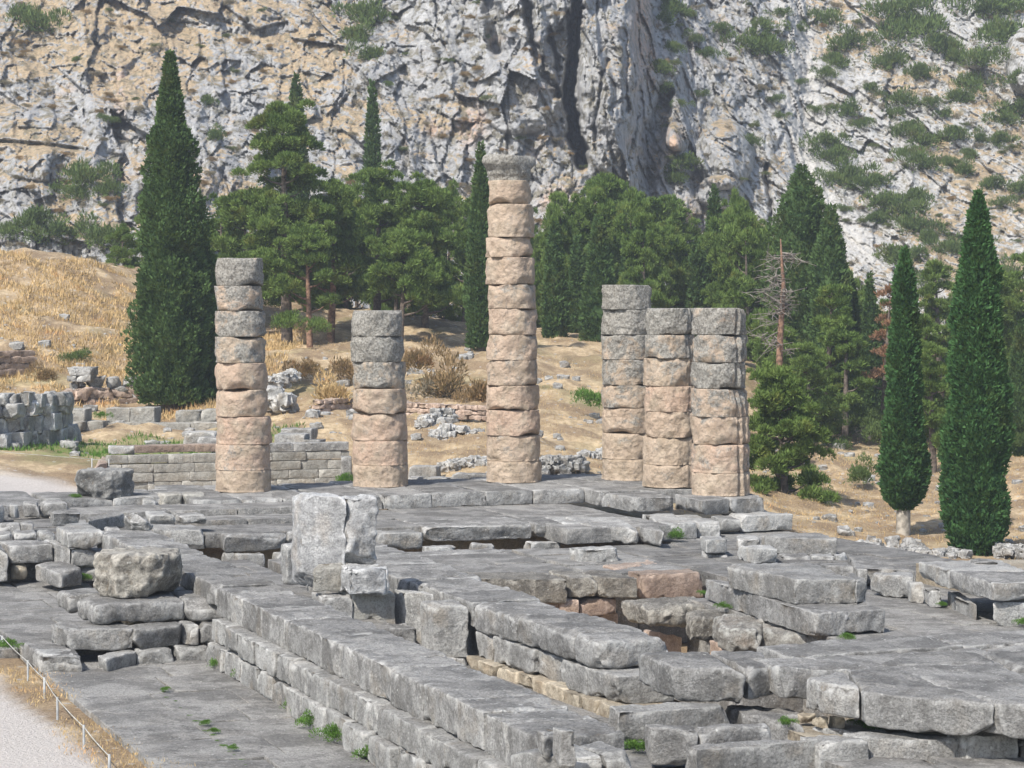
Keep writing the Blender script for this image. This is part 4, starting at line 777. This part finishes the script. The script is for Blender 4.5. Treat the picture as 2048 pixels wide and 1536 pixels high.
# cheek of the stair and blue-grey post at the wall's right end
block('wall_post', [at_d(683,905,87.5)[:2], at_d(702,905,87.5)[:2], at_d(702,905,88)[:2], at_d(683,905,88)[:2]], .45, 1.5, GREY, None, 'narrow blue-grey upright stone at the right end of the masonry wall', 'stone', chips=1)
block('retaining_stone', [at_d(186,940,84.5)[:2], at_d(214,940,85.5)[:2], at_d(216,940,89)[:2], at_d(206,940,89)[:2]], .35, .9, PINK, None, 'pinkish sloping cheek stone left of the masonry wall', 'stone', chips=3, chip=.3)
# row of blocks beyond the lawn
row = empty('block_row', (*at_d(330,860,104)[:2], .6), 'low row of long grey blocks beyond the lawn', 'stone wall')
def pxblock(x0, x1, y0, y1, Y, m, parent=None, dp=.9, nm='block', **k):
    a = at_d(x0, y0, Y); b = at_d(x1, y0, Y); h = max(.15, a[2]-at_d(x0, y1, Y)[2]); return block(nm, [a[:2], b[:2], b[:2]+[.15, dp], a[:2]+[.15, dp]], a[2], h, m, parent, **k)
for x0, x1, y0, y1, Y in [(172,206,842,862,103.5),(209,300,845,864,104),(301,380,846,864,104),(381,440,845,864,104),(211,259,816,843,104.4),(260,309,815,843,104.4),(351,400,821,843,104.6),(401,434,819,843,104.6),(129,166,843,858,103),(129,169,818,842,103.4)]:
    pxblock(x0, x1, y0, y1+4, Y, ASHLAR, row, chips=2, step=.2)
rw = empty('ruined_wall', (*at_d(220,820,112)[:2], 1), 'ragged low ruined wall of dark stones left of the big cypress', 'stone wall')
wall_courses(rw, at_d(130,820,111)[:2], at_d(292,812,114)[:2], at_d(200,822,112)[2], 2, .55, 1.1, PINK, seed=61, jd=.15, rough=.06, chips=6, chip=.25)
wall_courses(rw, at_d(152,800,112)[:2], at_d(292,790,114)[:2], at_d(200,798,112)[2], 2, .5, .9, GREY, seed=62, jd=.2, rough=.07, chips=7, chip=.3)
pxblock(134,152,735,751,112,PALE,rw); pxblock(152,184,734,751,112,GREY,rw); pxblock(133,152,751,764,112,PALE,rw); pxblock(153,181,750,764,112,PALE,rw); pxblock(138,156,764,800,112.3,PALE,rw)
pw = empty('brick_retaining_wall', (*at_d(30,780,112)[:2], 1), 'reddish retaining wall at the foot of the grassy hump', 'stone wall')
wall_courses(pw, at_d(-60,770,114)[:2], at_d(72,768,117)[:2], at_d(30,776,115)[2], 6, .3, .8, PINK, seed=63, jd=.04, rough=.03)
# stack of salvaged blocks at the left
sk = empty('block_stack', (*at_d(40,880,95)[:2], .4), 'tall stack of salvaged white and grey blocks at the left edge', 'stone stack')
for (ya, yb2, sl) in [(865,898,-.20),(835,868,-.18),(806,836,-.16),(780,806,-.10)]:
    x = -70
    rg = np.random.default_rng(int(ya))
    while x < 128-(806-ya)*(-.2 if ya < 800 else 0):
        wd = rg.uniform(16, 34); y0 = ya+sl*(x)*.5+rg.uniform(-3, 3)+(8 if ya < 800 else 0); pxblock(x, x+wd-1, y0, y0+(yb2-ya)+2, 95+rg.uniform(-.35, .35)+x*.02, [PALE, MARBLE, MARBLE, PALE][rg.integers(0, 4)], sk, dp=.9, chips=5, chip=.2, rough=.03); x += wd
# rubble walls and loose stones on the slope
def rubble(pts, label, n, size=.35, mat=None, rows=2, Yd=None):
    """a heap or low wall of small stones following picture points (x, y, distance)"""
    mb = MB(); rg = np.random.default_rng(n+int(pts[0][0])); W3 = [at_d(*p) for p in pts]; o = W3[0]
    for i in range(n):
        t = rg.random()*(len(W3)-1); k = int(t); f = t-k; c = W3[k]*(1-f)+W3[min(k+1, len(W3)-1)]*f
        r = size*rg.uniform(.45, 1.1); V, Fq = box_grid(r*1.3, r, r*.8, r*.25, r*.5); q = V/np.linalg.norm(V, axis=1, keepdims=True)
        V = V*.75+q*r*.18+r*.22*np.column_stack([vn(V*3/r+i, 1), vn(V*3/r+i, 2), vn(V*3/r+i, 3)]); a = rg.uniform(0, 6.3)
        V = V@np.array([[cos(a), -sin(a), 0], [sin(a), cos(a), 0], [0, 0, 1]]).T; mb.add(V+c-o+[rg.normal()*.12, rg.normal()*.3, rg.random()*rows*size*.55], Fq)
    return link('rubble_wall', mb.mesh('rubble_wall'), mat or PALE, None, o, label, 'rubble wall')
rubble([(838,868,101),(870,855,102),(905,845,103)], 'short rubble wall climbing right beyond the second column', 70, rows=3)
rubble([(865,895,97),(900,880,98),(950,890,98)], 'curved rubble wall left of the tallest column', 90, rows=3)
rubble([(893,945,90),(935,938,90.5),(975,938,91)], 'low heap of grey rubble left of the tallest column base', 110, .32, rows=2)
rubble([(1080,948,88.5),(1120,945,89),(1165,948,89.5)], 'low heap of dark rubble right of the tallest column base', 140, .32, GREY, rows=3)
rubble([(1170,925,94),(1215,925,95)], 'scatter of rubble before the rear right column', 30, .4)
rubble([(545,775,112),(590,760,114)], 'rubble line on the slope right of the first column', 50, rows=2)
rubble([(540,812,108),(572,820,107)], 'pale fallen stones right of the first column', 22, .6)
rubble([(1780,1108,82.5),(1860,1112,82),(1925,1112,82)], 'line of small stones before the big right cypress', 90, .28, rows=1, mat=GREY)
rubble([(1995,1112,82),(2090,1118,81)], 'low rubble wall right of the big cypress', 90, .3, GREY, rows=2)
rubble([(1690,1100,84),(1775,1106,83.5)], 'scattered stones at the right edge of the ruin', 26, .35, rows=1)
for x, y, wd, Y, lab in [(1787,1098,26,84,'rounded grey boulder on the straw to the right of the ruin'),(1830,1108,50,83,'flat grey boulder left of the big right cypress'),(1750,1092,34,85,'grey boulder behind the small weed on the right'),(1694,1080,38,86,'flat boulder beside the long pale slab')]:
    a = at_d(x-wd/2, y, Y)[:2]; b = at_d(x+wd/2, y, Y)[:2]; z = float(TZ([a])[0]); block('boulder', [a, b, b+[0, .6], a+[0, .6]], z+.36, .6, GREY, None, lab, 'boulder', r=.2, chips=9, chip=.3, rough=.08)
def scatter_stones():
    mb = MB(); rg = np.random.default_rng(77)
    for i in range(620):
        p = np.array([rg.uniform(-30, 34), rg.uniform(84, 128)]); r = .06+.22*rg.random()**3
        if p[0] < -8 and p[1] < 92: continue
        z = float(TZ([p])[0]); V, Fq = box_grid(r*2.4, r*1.8, r*1.3, r*.4, r*1.2); q = V/np.linalg.norm(V, axis=1, keepdims=True)*r
        V = V*.6+q*.5+r*.3*np.column_stack([vn(V*2/r+i, 1), vn(V*2/r+i, 2), vn(V*2/r+i, 3)]); mb.add(V+[p[0], p[1], z+r*.25], Fq)
    link('loose_stones', mb.mesh('loose_stones'), PALE, kind='stuff', label='small loose stones strewn over the dry slope')
scatter_stones()
tw = empty('terrace_wall', (*at_d(880,840,104)[:2], 1.2), 'low reddish terrace wall across the slope beyond the columns', 'stone wall')
for x0, y0, Y0, x1, y1, Y1 in [(640,820,106,710,812,108),(800,812,108,975,842,104)]:
    wall_courses(tw, at_d(x0, y0, Y0)[:2], at_d(x1, y1, Y1)[:2], at_d((x0+x1)/2, (y0+y1)/2+4, (Y0+Y1)/2)[2]-.15, 3, .22, .5, PINK, seed=x0, jd=.05, rough=.04, chips=3)
# ------------------------------------------------------------------ rope barrier
def barrier(pts, label, hpx=None, hh=.85, name='rope_barrier'):
    o = empty(name, pts[0], label, 'rope barrier'); p0 = np.array(pts[0]); tops = []
    for p in pts:
        p = np.array(p)-p0; V, Fq = tube([p+[0,0,-.3], p+[0,0,hh]], [.022, .022], 8); link('post', mesh_mixed('post', V, Fq), METAL, o); tops.append(p+[0, 0, hh-.03])
    for a, b in zip(tops[:-1], tops[1:]):
        L = [a+(b-a)*t-np.array([0, 0, .02*4*t*(1-t)]) for t in np.linspace(0, 1, 9)]; V, Fq = tube(L, [.009]*9, 6); link('rope', mesh_mixed('rope', V, Fq), ROPE, o)
ZB = -1.25
fp = [at_z(x, y, ZB) for x, y in [(-50,1262),(5,1311),(56,1363),(89,1399),(115,1441),(168,1500),(219,1562)]]
barrier(fp, 'rope barrier on thin steel posts along the gravel path in the lower left', hh=.42)
fb = [at_d(-110, 925, 87), at_d(184, 950, 86), at_d(218, 952, 86)]; fb = [np.array([p[0], p[1], p[2]]) for p in fb]
barrier(fb, 'distant rope barrier across the dry clearing beyond the dark drum', hh=.62)
# ------------------------------------------------------------------ trees
cypress(344,838,105,142,112,'largest dark cypress left of the columns, with a long thin tip', dens=1.2, lump=.3)
cypress(408,838,480,72,113.5,'shorter cypress touching the right side of the largest dark cypress', lump=.3)
cypress(593,500,150,52,172,'cypress tip rising behind the tall pine', kind=0)
cypress(745,560,162,38,168,'very thin pale cypress standing against the cliff', lump=.35)
cypress(962,715,285,62,128,'cypress half hidden behind the tallest column')
for x, yb, yt, wd, Y, lab in [(1108,705,445,54,139,'cypress just right of the tallest column'),(1196,700,432,66,138,'cypress with pale bare trunk left of the rear column'),(1155,690,470,44,146,'slim cypress between the two by the rear column'),(1262,690,455,60,149,'cypress above the rear column'),
     (1392,690,478,50,150,'cypress above the middle right column'),(1427,700,372,54,155,'tall slender cypress above the rightmost column'),(1472,700,510,38,150,'short cypress above the rightmost column'),(1600,890,332,104,137,'ragged tall cypress right of the columns'),(1660,880,412,76,134,'dark cypress next to the ragged tall one'),
     (1702,888,560,52,136,'thin cypress in the dark row on the right'),(1738,888,545,54,134,'fuller cypress in the dark row on the right'),(2040,960,640,80,122,'shaded cypress cut off by the right edge')]:
    cypress(x, yb, yt, wd, Y, lab, kind=2 if wd > 100 else 0, lump=.34, clear=.06, bark=PALEBARK if x in (1196,1108) else BARK)
cypress(1806,1082,498,86,88,'slim trimmed cypress on a bare pale trunk at the right', mat=L_CYP2, kind=1, dens=1.5, lump=.2, clear=.105, bark=PALEBARK, leaf=.12)
cypress(1952,1118,385,128,83,'big bright green cypress near the right edge', mat=L_CYP2, kind=1, dens=1.5, lump=.2, clear=.012, leaf=.12)
for x, yb, yt, wd, Y, low, npf, lab in [(575,715,205,180,136,.3,30,'tallest pine, standing above the first gap between columns'),(500,700,392,150,141,.3,22,'pine left of the tallest pine'),(660,705,372,170,138,.3,26,'pine with red bark right of the tallest pine'),(752,705,330,150,143,.3,26,'pine above the short second column'),
      (850,705,368,180,141,.28,28,'broad pine left of the tallest column'),(925,700,400,120,147,.25,20,'pine behind the broad one by the tallest column'),(440,690,402,110,146,.2,18,'low pine between cypress and tallest pine'),(620,690,450,140,133,.35,20,'front pine with bare trunks below'),
      (800,690,470,170,134,.35,22,'dark pine filling the space between second and third columns'),(1225,700,352,170,166,.3,28,'wide pine in front of the cliff foot'),(1310,700,392,150,168,.3,24,'pine right of the wide one at the cliff foot'),(1145,700,405,110,152,.3,18,'pine beside the capital of the tallest column'),(1365,700,425,130,166,.25,20,'pine behind the middle right column'),(1500,740,432,130,163,.25,22,'pine above the rightmost column'),(1540,770,520,110,150,.2,18,'thin pine behind the dead tree'),
      (1575,1062,740,180,95,.12,30,'small bushy pine beside the rightmost column'),(1535,960,790,100,108,.1,14,'young pine behind the bushy one'),(1868,955,690,110,112,.15,20,'pine between the two trimmed cypresses'),(2012,950,540,130,133,.15,24,'pine behind the big bright cypress'),(1885,900,520,120,142,.2,20,'higher pine between the two trimmed cypresses'),(1650,900,560,110,128,.1,20,'pine in front of the dark cypress row'),(1545,880,600,100,136,.1,18,'pine at the left end of the right wood'),(1700,900,600,110,150,.2,16,'pine behind the dark cypress row'),(2060,860,470,130,150,.2,20,'pine cut off by the right edge'),(1960,820,560,120,158,.2,18,'pale pine at the foot of the scree'),(1625,905,690,110,122,.12,18,'pine at the front of the dark wood right of the bushy pine'),(1690,905,640,100,126,.2,16,'pine with dark trunk in the shade of the wood'),(1835,915,640,110,126,.2,18,'pine behind the slim trimmed cypress'),(1470,830,560,110,142,.12,18,'pine behind the rightmost column top'),(1560,880,640,110,132,.12,18,'pine behind the dead tree foot'),(1770,905,600,90,138,.15,16,'pine deep in the shaded wood')]:
    pine(x, yb, yt, wd, Y, lab, low=low, npf=npf, bark=REDBARK if x in (660,620) else BARK)
pine(1765,895,570,90,128,'dead pine with reddish brown needles left of the slim trimmed cypress', mat=L_DRY, low=.25, npf=13, fill=.5, group='dead trees')
def dead_tree(x, yb, yt, wd, Y, label, seed=1):
    b = at_d(x, yb, Y); Ht = at_d(x, yt, Y)[2]-b[2]; R = wd*Y/F/2; o = empty('dead_tree', b, label, 'dead tree', 'dead trees'); rg = np.random.default_rng(seed)
    tr = MB(); V, Fq = tube([(0,0,-.5), (.1,0,Ht*.4), (.25,0,Ht*.7), (.1,0,Ht)], [.2, .16, .12, .03], 8); tr.add(V, Fq); link('trunk', tr.mesh('trunk'), REDBARK, o)
    bm_ = MB(); tp = []
    for i in range(30):
        h = rg.uniform(.2, .98)**.8*Ht; th = rg.uniform(0, 6.28); L = R*(1.2-.7*h/Ht)*rg.uniform(.3, 1.3); d = np.array([cos(th), sin(th), rg.uniform(-.3, .5)]); s0 = np.array([.2, 0, h]); k1 = rg.normal(size=3)*L*.14
        pts = [s0, s0+d*L*.35+k1, s0+d*L*.7-k1*.5+[0,0,-.1*L], s0+d*L+k1+[0,0,-.5*L*rg.random()]]; V, Fq = tube(pts, [.05, .035, .022, .01], 5); bm_.add(V, Fq)
        for q in range(11):
            t = rg.uniform(.2, 1); p = pts[0]*(1-t)+pts[3]*t; e = p+rg.normal(size=3)*[.38, .38, .3]; V, Fq = tube([p, e], [.02, .008], 4); bm_.add(V, Fq)
    link('branches', bm_.mesh('branches'), TWIGS, o)
dead_tree(1556, 800, 478, 130, 118, 'bare dead pine with grey branches right of the rightmost column')
dead_tree(1800, 1010, 880, 60, 108, 'leaning dark bare stump behind the slim trimmed cypress', 5)
# ------------------------------------------------------------------ bushes, weeds, grass
def bush_mesh(seed, n=1500, leaf=.09, flat=.8, up=.5):
    rg = np.random.default_rng(seed); parts = []; 
    for i in range(9): c = rg.normal(size=3)*[.42, .42, .2]; c[2] = abs(c[2])+.25; parts.append(puff(c, rg.uniform(.35, .6), n//9, leaf, rg, flat))
    return join(parts, 'bush')
BV = [bush_mesh(i, 1500, .11) for i in range(5)]
def put_bush(name, p, r, mat, label, group=None, hs=1., cat='bush', v=None):
    me = BV[int(v if v is not None else rng.integers(0, 5))]; key = me.name+mat.name
    m2 = bpy.data.meshes.get(key)
    if m2 is None: m2 = me.copy(); m2.name = key; m2.materials.clear(); m2.materials.append(mat)
    o = link(name, m2, None, None, p, label, cat, group); o.scale = (r, r, r*hs); o.rotation_euler[2] = rng.uniform(0, 6.28); return o
def on_mount(x, y):
    D = float(mount_depth(np.array([float(x)]), np.array([float(y)]))[0][0]); return at_d(x, y, D-.4)
MBUSH = [(70,50,44),(40,30,26),(730,35,40),(715,75,30),(740,115,30),(170,355,42),(215,385,28),(150,390,30),(55,450,40),(110,475,36),(200,480,40),(20,470,30),(235,500,30),(420,205,18),(215,240,14),(430,275,20),(150,120,9),(780,170,9),(570,330,12),
  (1350,20,24),(1330,45,18),(1525,55,18),(1500,95,26),(1540,100,22),(1512,80,24),(1640,40,24),(1600,60,10),(1700,90,26),(1680,130,22),(1650,150,14),(1800,25,34),(1790,80,36),(1840,55,30),(1780,130,26),(1830,150,20),(1890,100,26),(1910,120,20),(1970,30,38),(1990,80,34),(1960,120,26),(2020,20,30),(1940,170,22),(1925,200,22),(2035,225,22),(2010,245,20),(1800,205,22),(1780,235,18),(1695,225,20),(1720,250,14),(1630,220,10),(1550,200,10),(1560,235,10),(1500,285,13),(1645,290,22),(1680,320,26),(1700,355,26),(1725,370,22),(1670,365,22),(1750,365,16),(1820,265,22),(1850,290,26),(1840,330,24),(1810,310,18),(1912,272,18),(1960,280,14),(1990,285,18),(1940,310,12),
  (1360,330,20),(1350,360,16),(1780,410,24),(1810,430,28),(1840,400,22),(1830,460,26),(1760,440,16),(1930,345,18),(1975,375,20),(1900,330,14),(2000,410,16),(2040,380,16),(1860,480,20),(1900,500,22),(1960,490,20),(1740,440,12),(1780,520,26),(1830,520,24),(1870,560,26),(2010,560,26),(1960,560,24),(1690,420,10),(1600,165,8),(1450,60,14),(1420,110,14),(1390,80,12),(1560,30,12),(1740,180,12),(1860,210,14),(1890,230,12),(2030,160,18),(1330,140,18),(1345,100,14),(1320,180,14),(1360,210,10),(1405,190,9),(1380,30,10)]
for i, (x, y, r) in enumerate(MBUSH):
    p = on_mount(x, y); lf = x < 1250; R = (1.35 if lf else 1.8)*r*p[1]/F
    put_bush('bush', p-np.array([0, 0, R*.5]), R*.95, L_BUSH, 'dark green bush growing on the rocky slope to the left' if lf else 'dark green bush growing on the pale scree slope to the right', 'bushes on the left rock slope' if lf else 'bushes on the right scree slope', hs=1.25)
rg2 = np.random.default_rng(5)
SC = {0: (L_TWIG, 'small grey dry scrub tuft on the mountainside', 'dry grey scrub on the mountainside'), 1: (L_BUSH2, 'small green scrub tuft on the mountainside', 'green scrub on the mountainside'), 2: (L_BROWN, 'small brown scrub tuft on the mountainside', 'brown scrub on the mountainside')}
sv, sf, sa, so_ = [], [], [], 0; many = []
for i in range(620):
    x = rg2.uniform(-60, 2100); y = rg2.uniform(0, 540)
    if 1120 < x < 1300 and y < 300 or 1575 < x < 1640: continue
    k = int(rg2.choice(3, p=[.42, .18, .40] if x < 1300 else [.25, .55, .20])); p = on_mount(x, y); R = rg2.uniform(4, 13)*rg2.uniform(.8, 1.3)*p[1]/F
    many.append((R/p[1], k, p, R))
many.sort(key=lambda t: -t[0])
for n_, (_, k, p, R) in enumerate(many):
    if n_ < 280: put_bush('scrub', p-np.array([0, 0, R*.4]), R, SC[k][0], SC[k][1], SC[k][2], hs=.9, cat='scrub'); continue
    n = 160; P = p+rg2.normal(size=(n, 3))*R*.45; v, f, a = leaf_quads(P, rg2.normal(size=(n, 3))*.5+[0, -.3, 1], R*.35, R*.16, ''); sv.append(v); sf.append(f+so_); sa.append(a); so_ += len(v)
link('scrub_cover', mk_mesh('scrub_cover', np.concatenate(sv), np.concatenate(sf), False, {'rnd': np.concatenate(sa)}), L_TWIG, kind='stuff', label='small scattered dry scrub over the mountainside')
for x, y, r, Y, mat, lab in [(1188,795,26,108,L_GREEN,'bright green sapling left of the rear column'),(962,888,18,98,L_GREEN,'pale green shrub left of the tallest column'),(660,790,38,108,L_STRAW,'tan dry shrub between first and second columns'),(612,735,26,116,L_BROWN,'brown shrub right of the first column'),(690,740,34,118,L_BROWN,'brown shrub left of the second column top'),
    (840,720,36,118,L_BROWN,'rust brown shrub right of the second column'),(890,770,46,112,L_BROWN,'large brown thicket between second and third columns'),(950,790,42,110,L_BROWN,'brown thicket touching the tallest column'),(860,780,30,112,L_TWIG,'grey green shrub at the left of the brown thicket'),(1720,948,30,104,L_BUSH,'grey green shrub on the dry bank at the right'),(1760,1108,12,83,L_BUSH,'small grey weed among the stones on the right'),(1130,890,26,102,L_STRAW,'dry grass clump right of the tallest column'),(1170,870,20,104,L_STRAW,'dry grass clump before the sapling'),
    (695,958,16,86,L_GREEN,'fresh green weed at the end of the masonry wall'),(572,640,26,130,L_PINE,'young pine sapling right of the first column'),(640,650,22,132,L_PINE,'young pine sapling under the front pine'),(150,712,20,120,L_BUSH,'green bush at the foot of the grassy hump'),(90,750,22,112,L_BROWN,'brown bush by the reddish retaining wall'),(270,860,14,106,L_GREEN,'weed behind the block row'),(205,830,10,103,L_GREEN,'small weed at the block row'),(1630,960,30,100,L_PINE,'low pine branch tuft right of the bushy pine')]:
    p = at_d(x, y+r, Y); R = r*Y/F; put_bush('shrub', p, R*1.35, mat, lab, cat='shrub', hs=1.3)
WEEDS = [('c1',1270,1330,22),('c1',1360,1340,20),('c1',1500,1400,26),('c6',565,790,32),('c6',680,890,34),('c6',840,970,36),('c6',980,1080,34),('c6',450,700,14),('c6',1170,1100,20),('d2',420,410,14),('d2',640,505,20),('d2',900,640,26),('d1',100,880,18),('d1',720,890,18),('d1',850,920,20),('c3',900,790,10),('c3',1010,870,14),('d1',620,180,16),('c5',1350,600,10),('c5',1740,940,12),('c5',1680,880,12),('c5',1900,1080,12),('c5',60,260,22),('c3',740,470,22),('c1',500,820,16),('c1',450,345,12),('d6',1230,880,10),('d6',2030,1070,14)]
for c, x, y, r in WEEDS:
    X, Yp = px(c, x, y); z = {'c1': -1.1, 'c6': -1.1, 'd2': -.9, 'd1': -.45, 'c3': -.95, 'c5': -1.1, 'd6': -.92}[c]
    if (c, x) == ('c1', 450): z = 0
    if (c, x) == ('c1', 500): z = -.84
    p = at_z(X, Yp, z); R = r*p[1]/F*1.15
    put_bush('weed', p-np.array([0, 0, R*.1]), R, L_GREEN, 'green weed sprouting from a joint between the temple stones', 'weeds between the temple stones', hs=.9, cat='weed')
for i in range(16):
    t = i/15; a, b_ = px('c5', 1330+t*690+rng.normal()*14, 600+t*600+rng.normal()*8); p = at_z(a, b_, -1.11); R = rng.uniform(3, 7)*p[1]/F
    put_bush('weed', p-np.array([0, 0, R*.2]), R, L_GREEN, 'low green weed in the long joint of the lower left pavement', 'weeds in the pavement joint', hs=.4, cat='weed')
for i in range(34):
    x = rng.uniform(1490, 2060); y = rng.uniform(820, 905); Y = 124+rng.uniform(0, 14)-(y-820)*.05; R = rng.uniform(18, 36)*Y/F; p = at_d(x, y, Y)
    put_bush('bush', p-np.array([0, 0, R*.3]), R*1.2, L_BUSH, 'dark bush in the shaded undergrowth of the right wood', 'undergrowth bushes of the right wood', hs=1.2)
def blades(name, regions, mat, size=(.3, .5), label=None):
    V = []; A = []
    for (x0, x1, y0, y1, n, cond) in regions:
        P = np.column_stack([rng.uniform(x0, x1, n), rng.uniform(y0, y1, n)]); k = fbm(np.column_stack([P*.5, P[:,0]*0]), 13, 3) > -.25; P = P[k]
        if cond is not None: P = P[cond(P)]
        V.append(np.column_stack([P, (np.maximum(TZ(P), -1.14) if name == 'verge_grass' else TZ(P))-.03]))
    P = np.concatenate(V); n = len(P); D = rng.normal(scale=.35, size=(n, 3))+[0, 0, 1]; L = rng.uniform(*size, n)
    v, f, a = leaf_quads(P, D, L, L*.16, ''); return link(name, mk_mesh(name, v, f, False, {'rnd': a}), mat, kind='stuff', label=label)
blades('dry_grass', [(-34, -12, 106, 142, 70000, None)], L_STRAW, (.15, .38), 'dry straw grass on the slopes beyond the temple')
blades('short_dry_grass', [(-12, 30, 88, 140, 60000, None), (6, 34, 79, 125, 50000, None)], L_STRAW, (.05, .17), 'short straw stubble on the lower slopes')
blades('green_grass', [(-30, -9, 92, 104, 16000, lambda P: np.abs(P[:,1]-98-.1*P[:,0]) < 4+fbm(np.column_stack([P*.3, P[:,0]*0]), 3, 2))], L_GREEN, (.1, .3), 'green grass strip on the lawn behind the ruins')
def verge(P):
    u, v = inv_uv(P); return (u > 7.0+.3*fbm(np.column_stack([P, P[:,0]*0]), 4, 2)) & (u < 8.1+.45*fbm(np.column_stack([P*.8, P[:,0]*0]), 7, 2))
blades('verge_grass', [(-16, -2, 28, 60, 90000, verge)], L_STRAW, (.04, .10), 'dry tufts along the rope barrier')
for m in list(bpy.data.meshes):
    if m.users == 0: bpy.data.meshes.remove(m)
# second line of trees that closes the wood
BACK = [(1500,760,430,130),(1530,780,470,120),(1580,800,440,120),(1620,840,470,110),(1480,740,400,110),(1060,690,430,110),(1110,690,400,120),(985,690,440,90),(1660,850,500,110),(470,690,430,120),(545,690,400,130),(610,700,420,120),(690,690,400,120),(715,700,370,110),(790,690,395,120),(830,690,430,110),(890,690,380,120),(950,690,420,90),(1085,690,480,100),(1130,690,430,110),(1180,690,380,120),(1255,690,380,120),(1290,690,440,120),(1345,690,450,110),(1405,690,470,110),(1450,690,450,110),(1480,720,480,120),(1545,760,450,120),(1640,820,520,110),(1700,830,560,120),(1750,850,640,110),(1830,860,640,120),(1905,870,600,120),(1960,870,640,120),(2030,860,560,120),(300,600,420,110),(250,590,455,90),(1520,800,620,100),(1480,780,600,100),(1590,900,620,110),(2000,900,650,120),(1860,900,700,110)]
BM = [pine_mesh(10, 3.2, 900+i, .8, .2, .12, 18) for i in range(4)]
for m_, _ in BM: m_.materials.append(L_PINE)
for _, t_ in BM: t_.materials.append(BARK)
for i, (x, yb, yt, wd) in enumerate(BACK):
    Y = 148+(i*37 % 11); b = at_d(x, yb, Y); Ht = at_d(x, yt, Y)[2]-b[2]; R = wd*Y/F/2
    o = empty('pine_tree', b, 'pine standing in the second line of the wood behind the columns', 'pine tree', 'second line of pines'); m_, t_ = BM[i % 4]
    for nm, me in (('crown', m_), ('trunk', t_)):
        c = link(nm, me, None, o); c.scale = (R/3.2, R/3.2, Ht/10)
    o.rotation_euler[2] = i*1.7
# air
hz = MB(); hx, hy0, hy1, hz0, hz1 = 160, -25, 420, -6, 75
V = np.array([(x, y, z) for z in (hz0, hz1) for y in (hy0, hy1) for x in (-hx, hx)], float); Fq = np.array([(0,2,3,1),(4,5,7,6),(0,1,5,4),(2,6,7,3),(0,4,6,2),(1,3,7,5)])
me = mk_mesh('haze', V, Fq, False); mt = bpy.data.materials.new('haze'); mt.use_nodes = True; t = mt.node_tree; t.nodes.clear()
pv = t.nodes.new('ShaderNodeVolumePrincipled'); pv.inputs['Color'].default_value = (.85, .9, 1, 1); pv.inputs['Density'].default_value = .0005; pv.inputs['Anisotropy'].default_value = .2
oo = t.nodes.new('ShaderNodeOutputMaterial'); t.links.new(pv.outputs[0], oo.inputs['Volume']); link('haze', me, mt, kind='stuff')
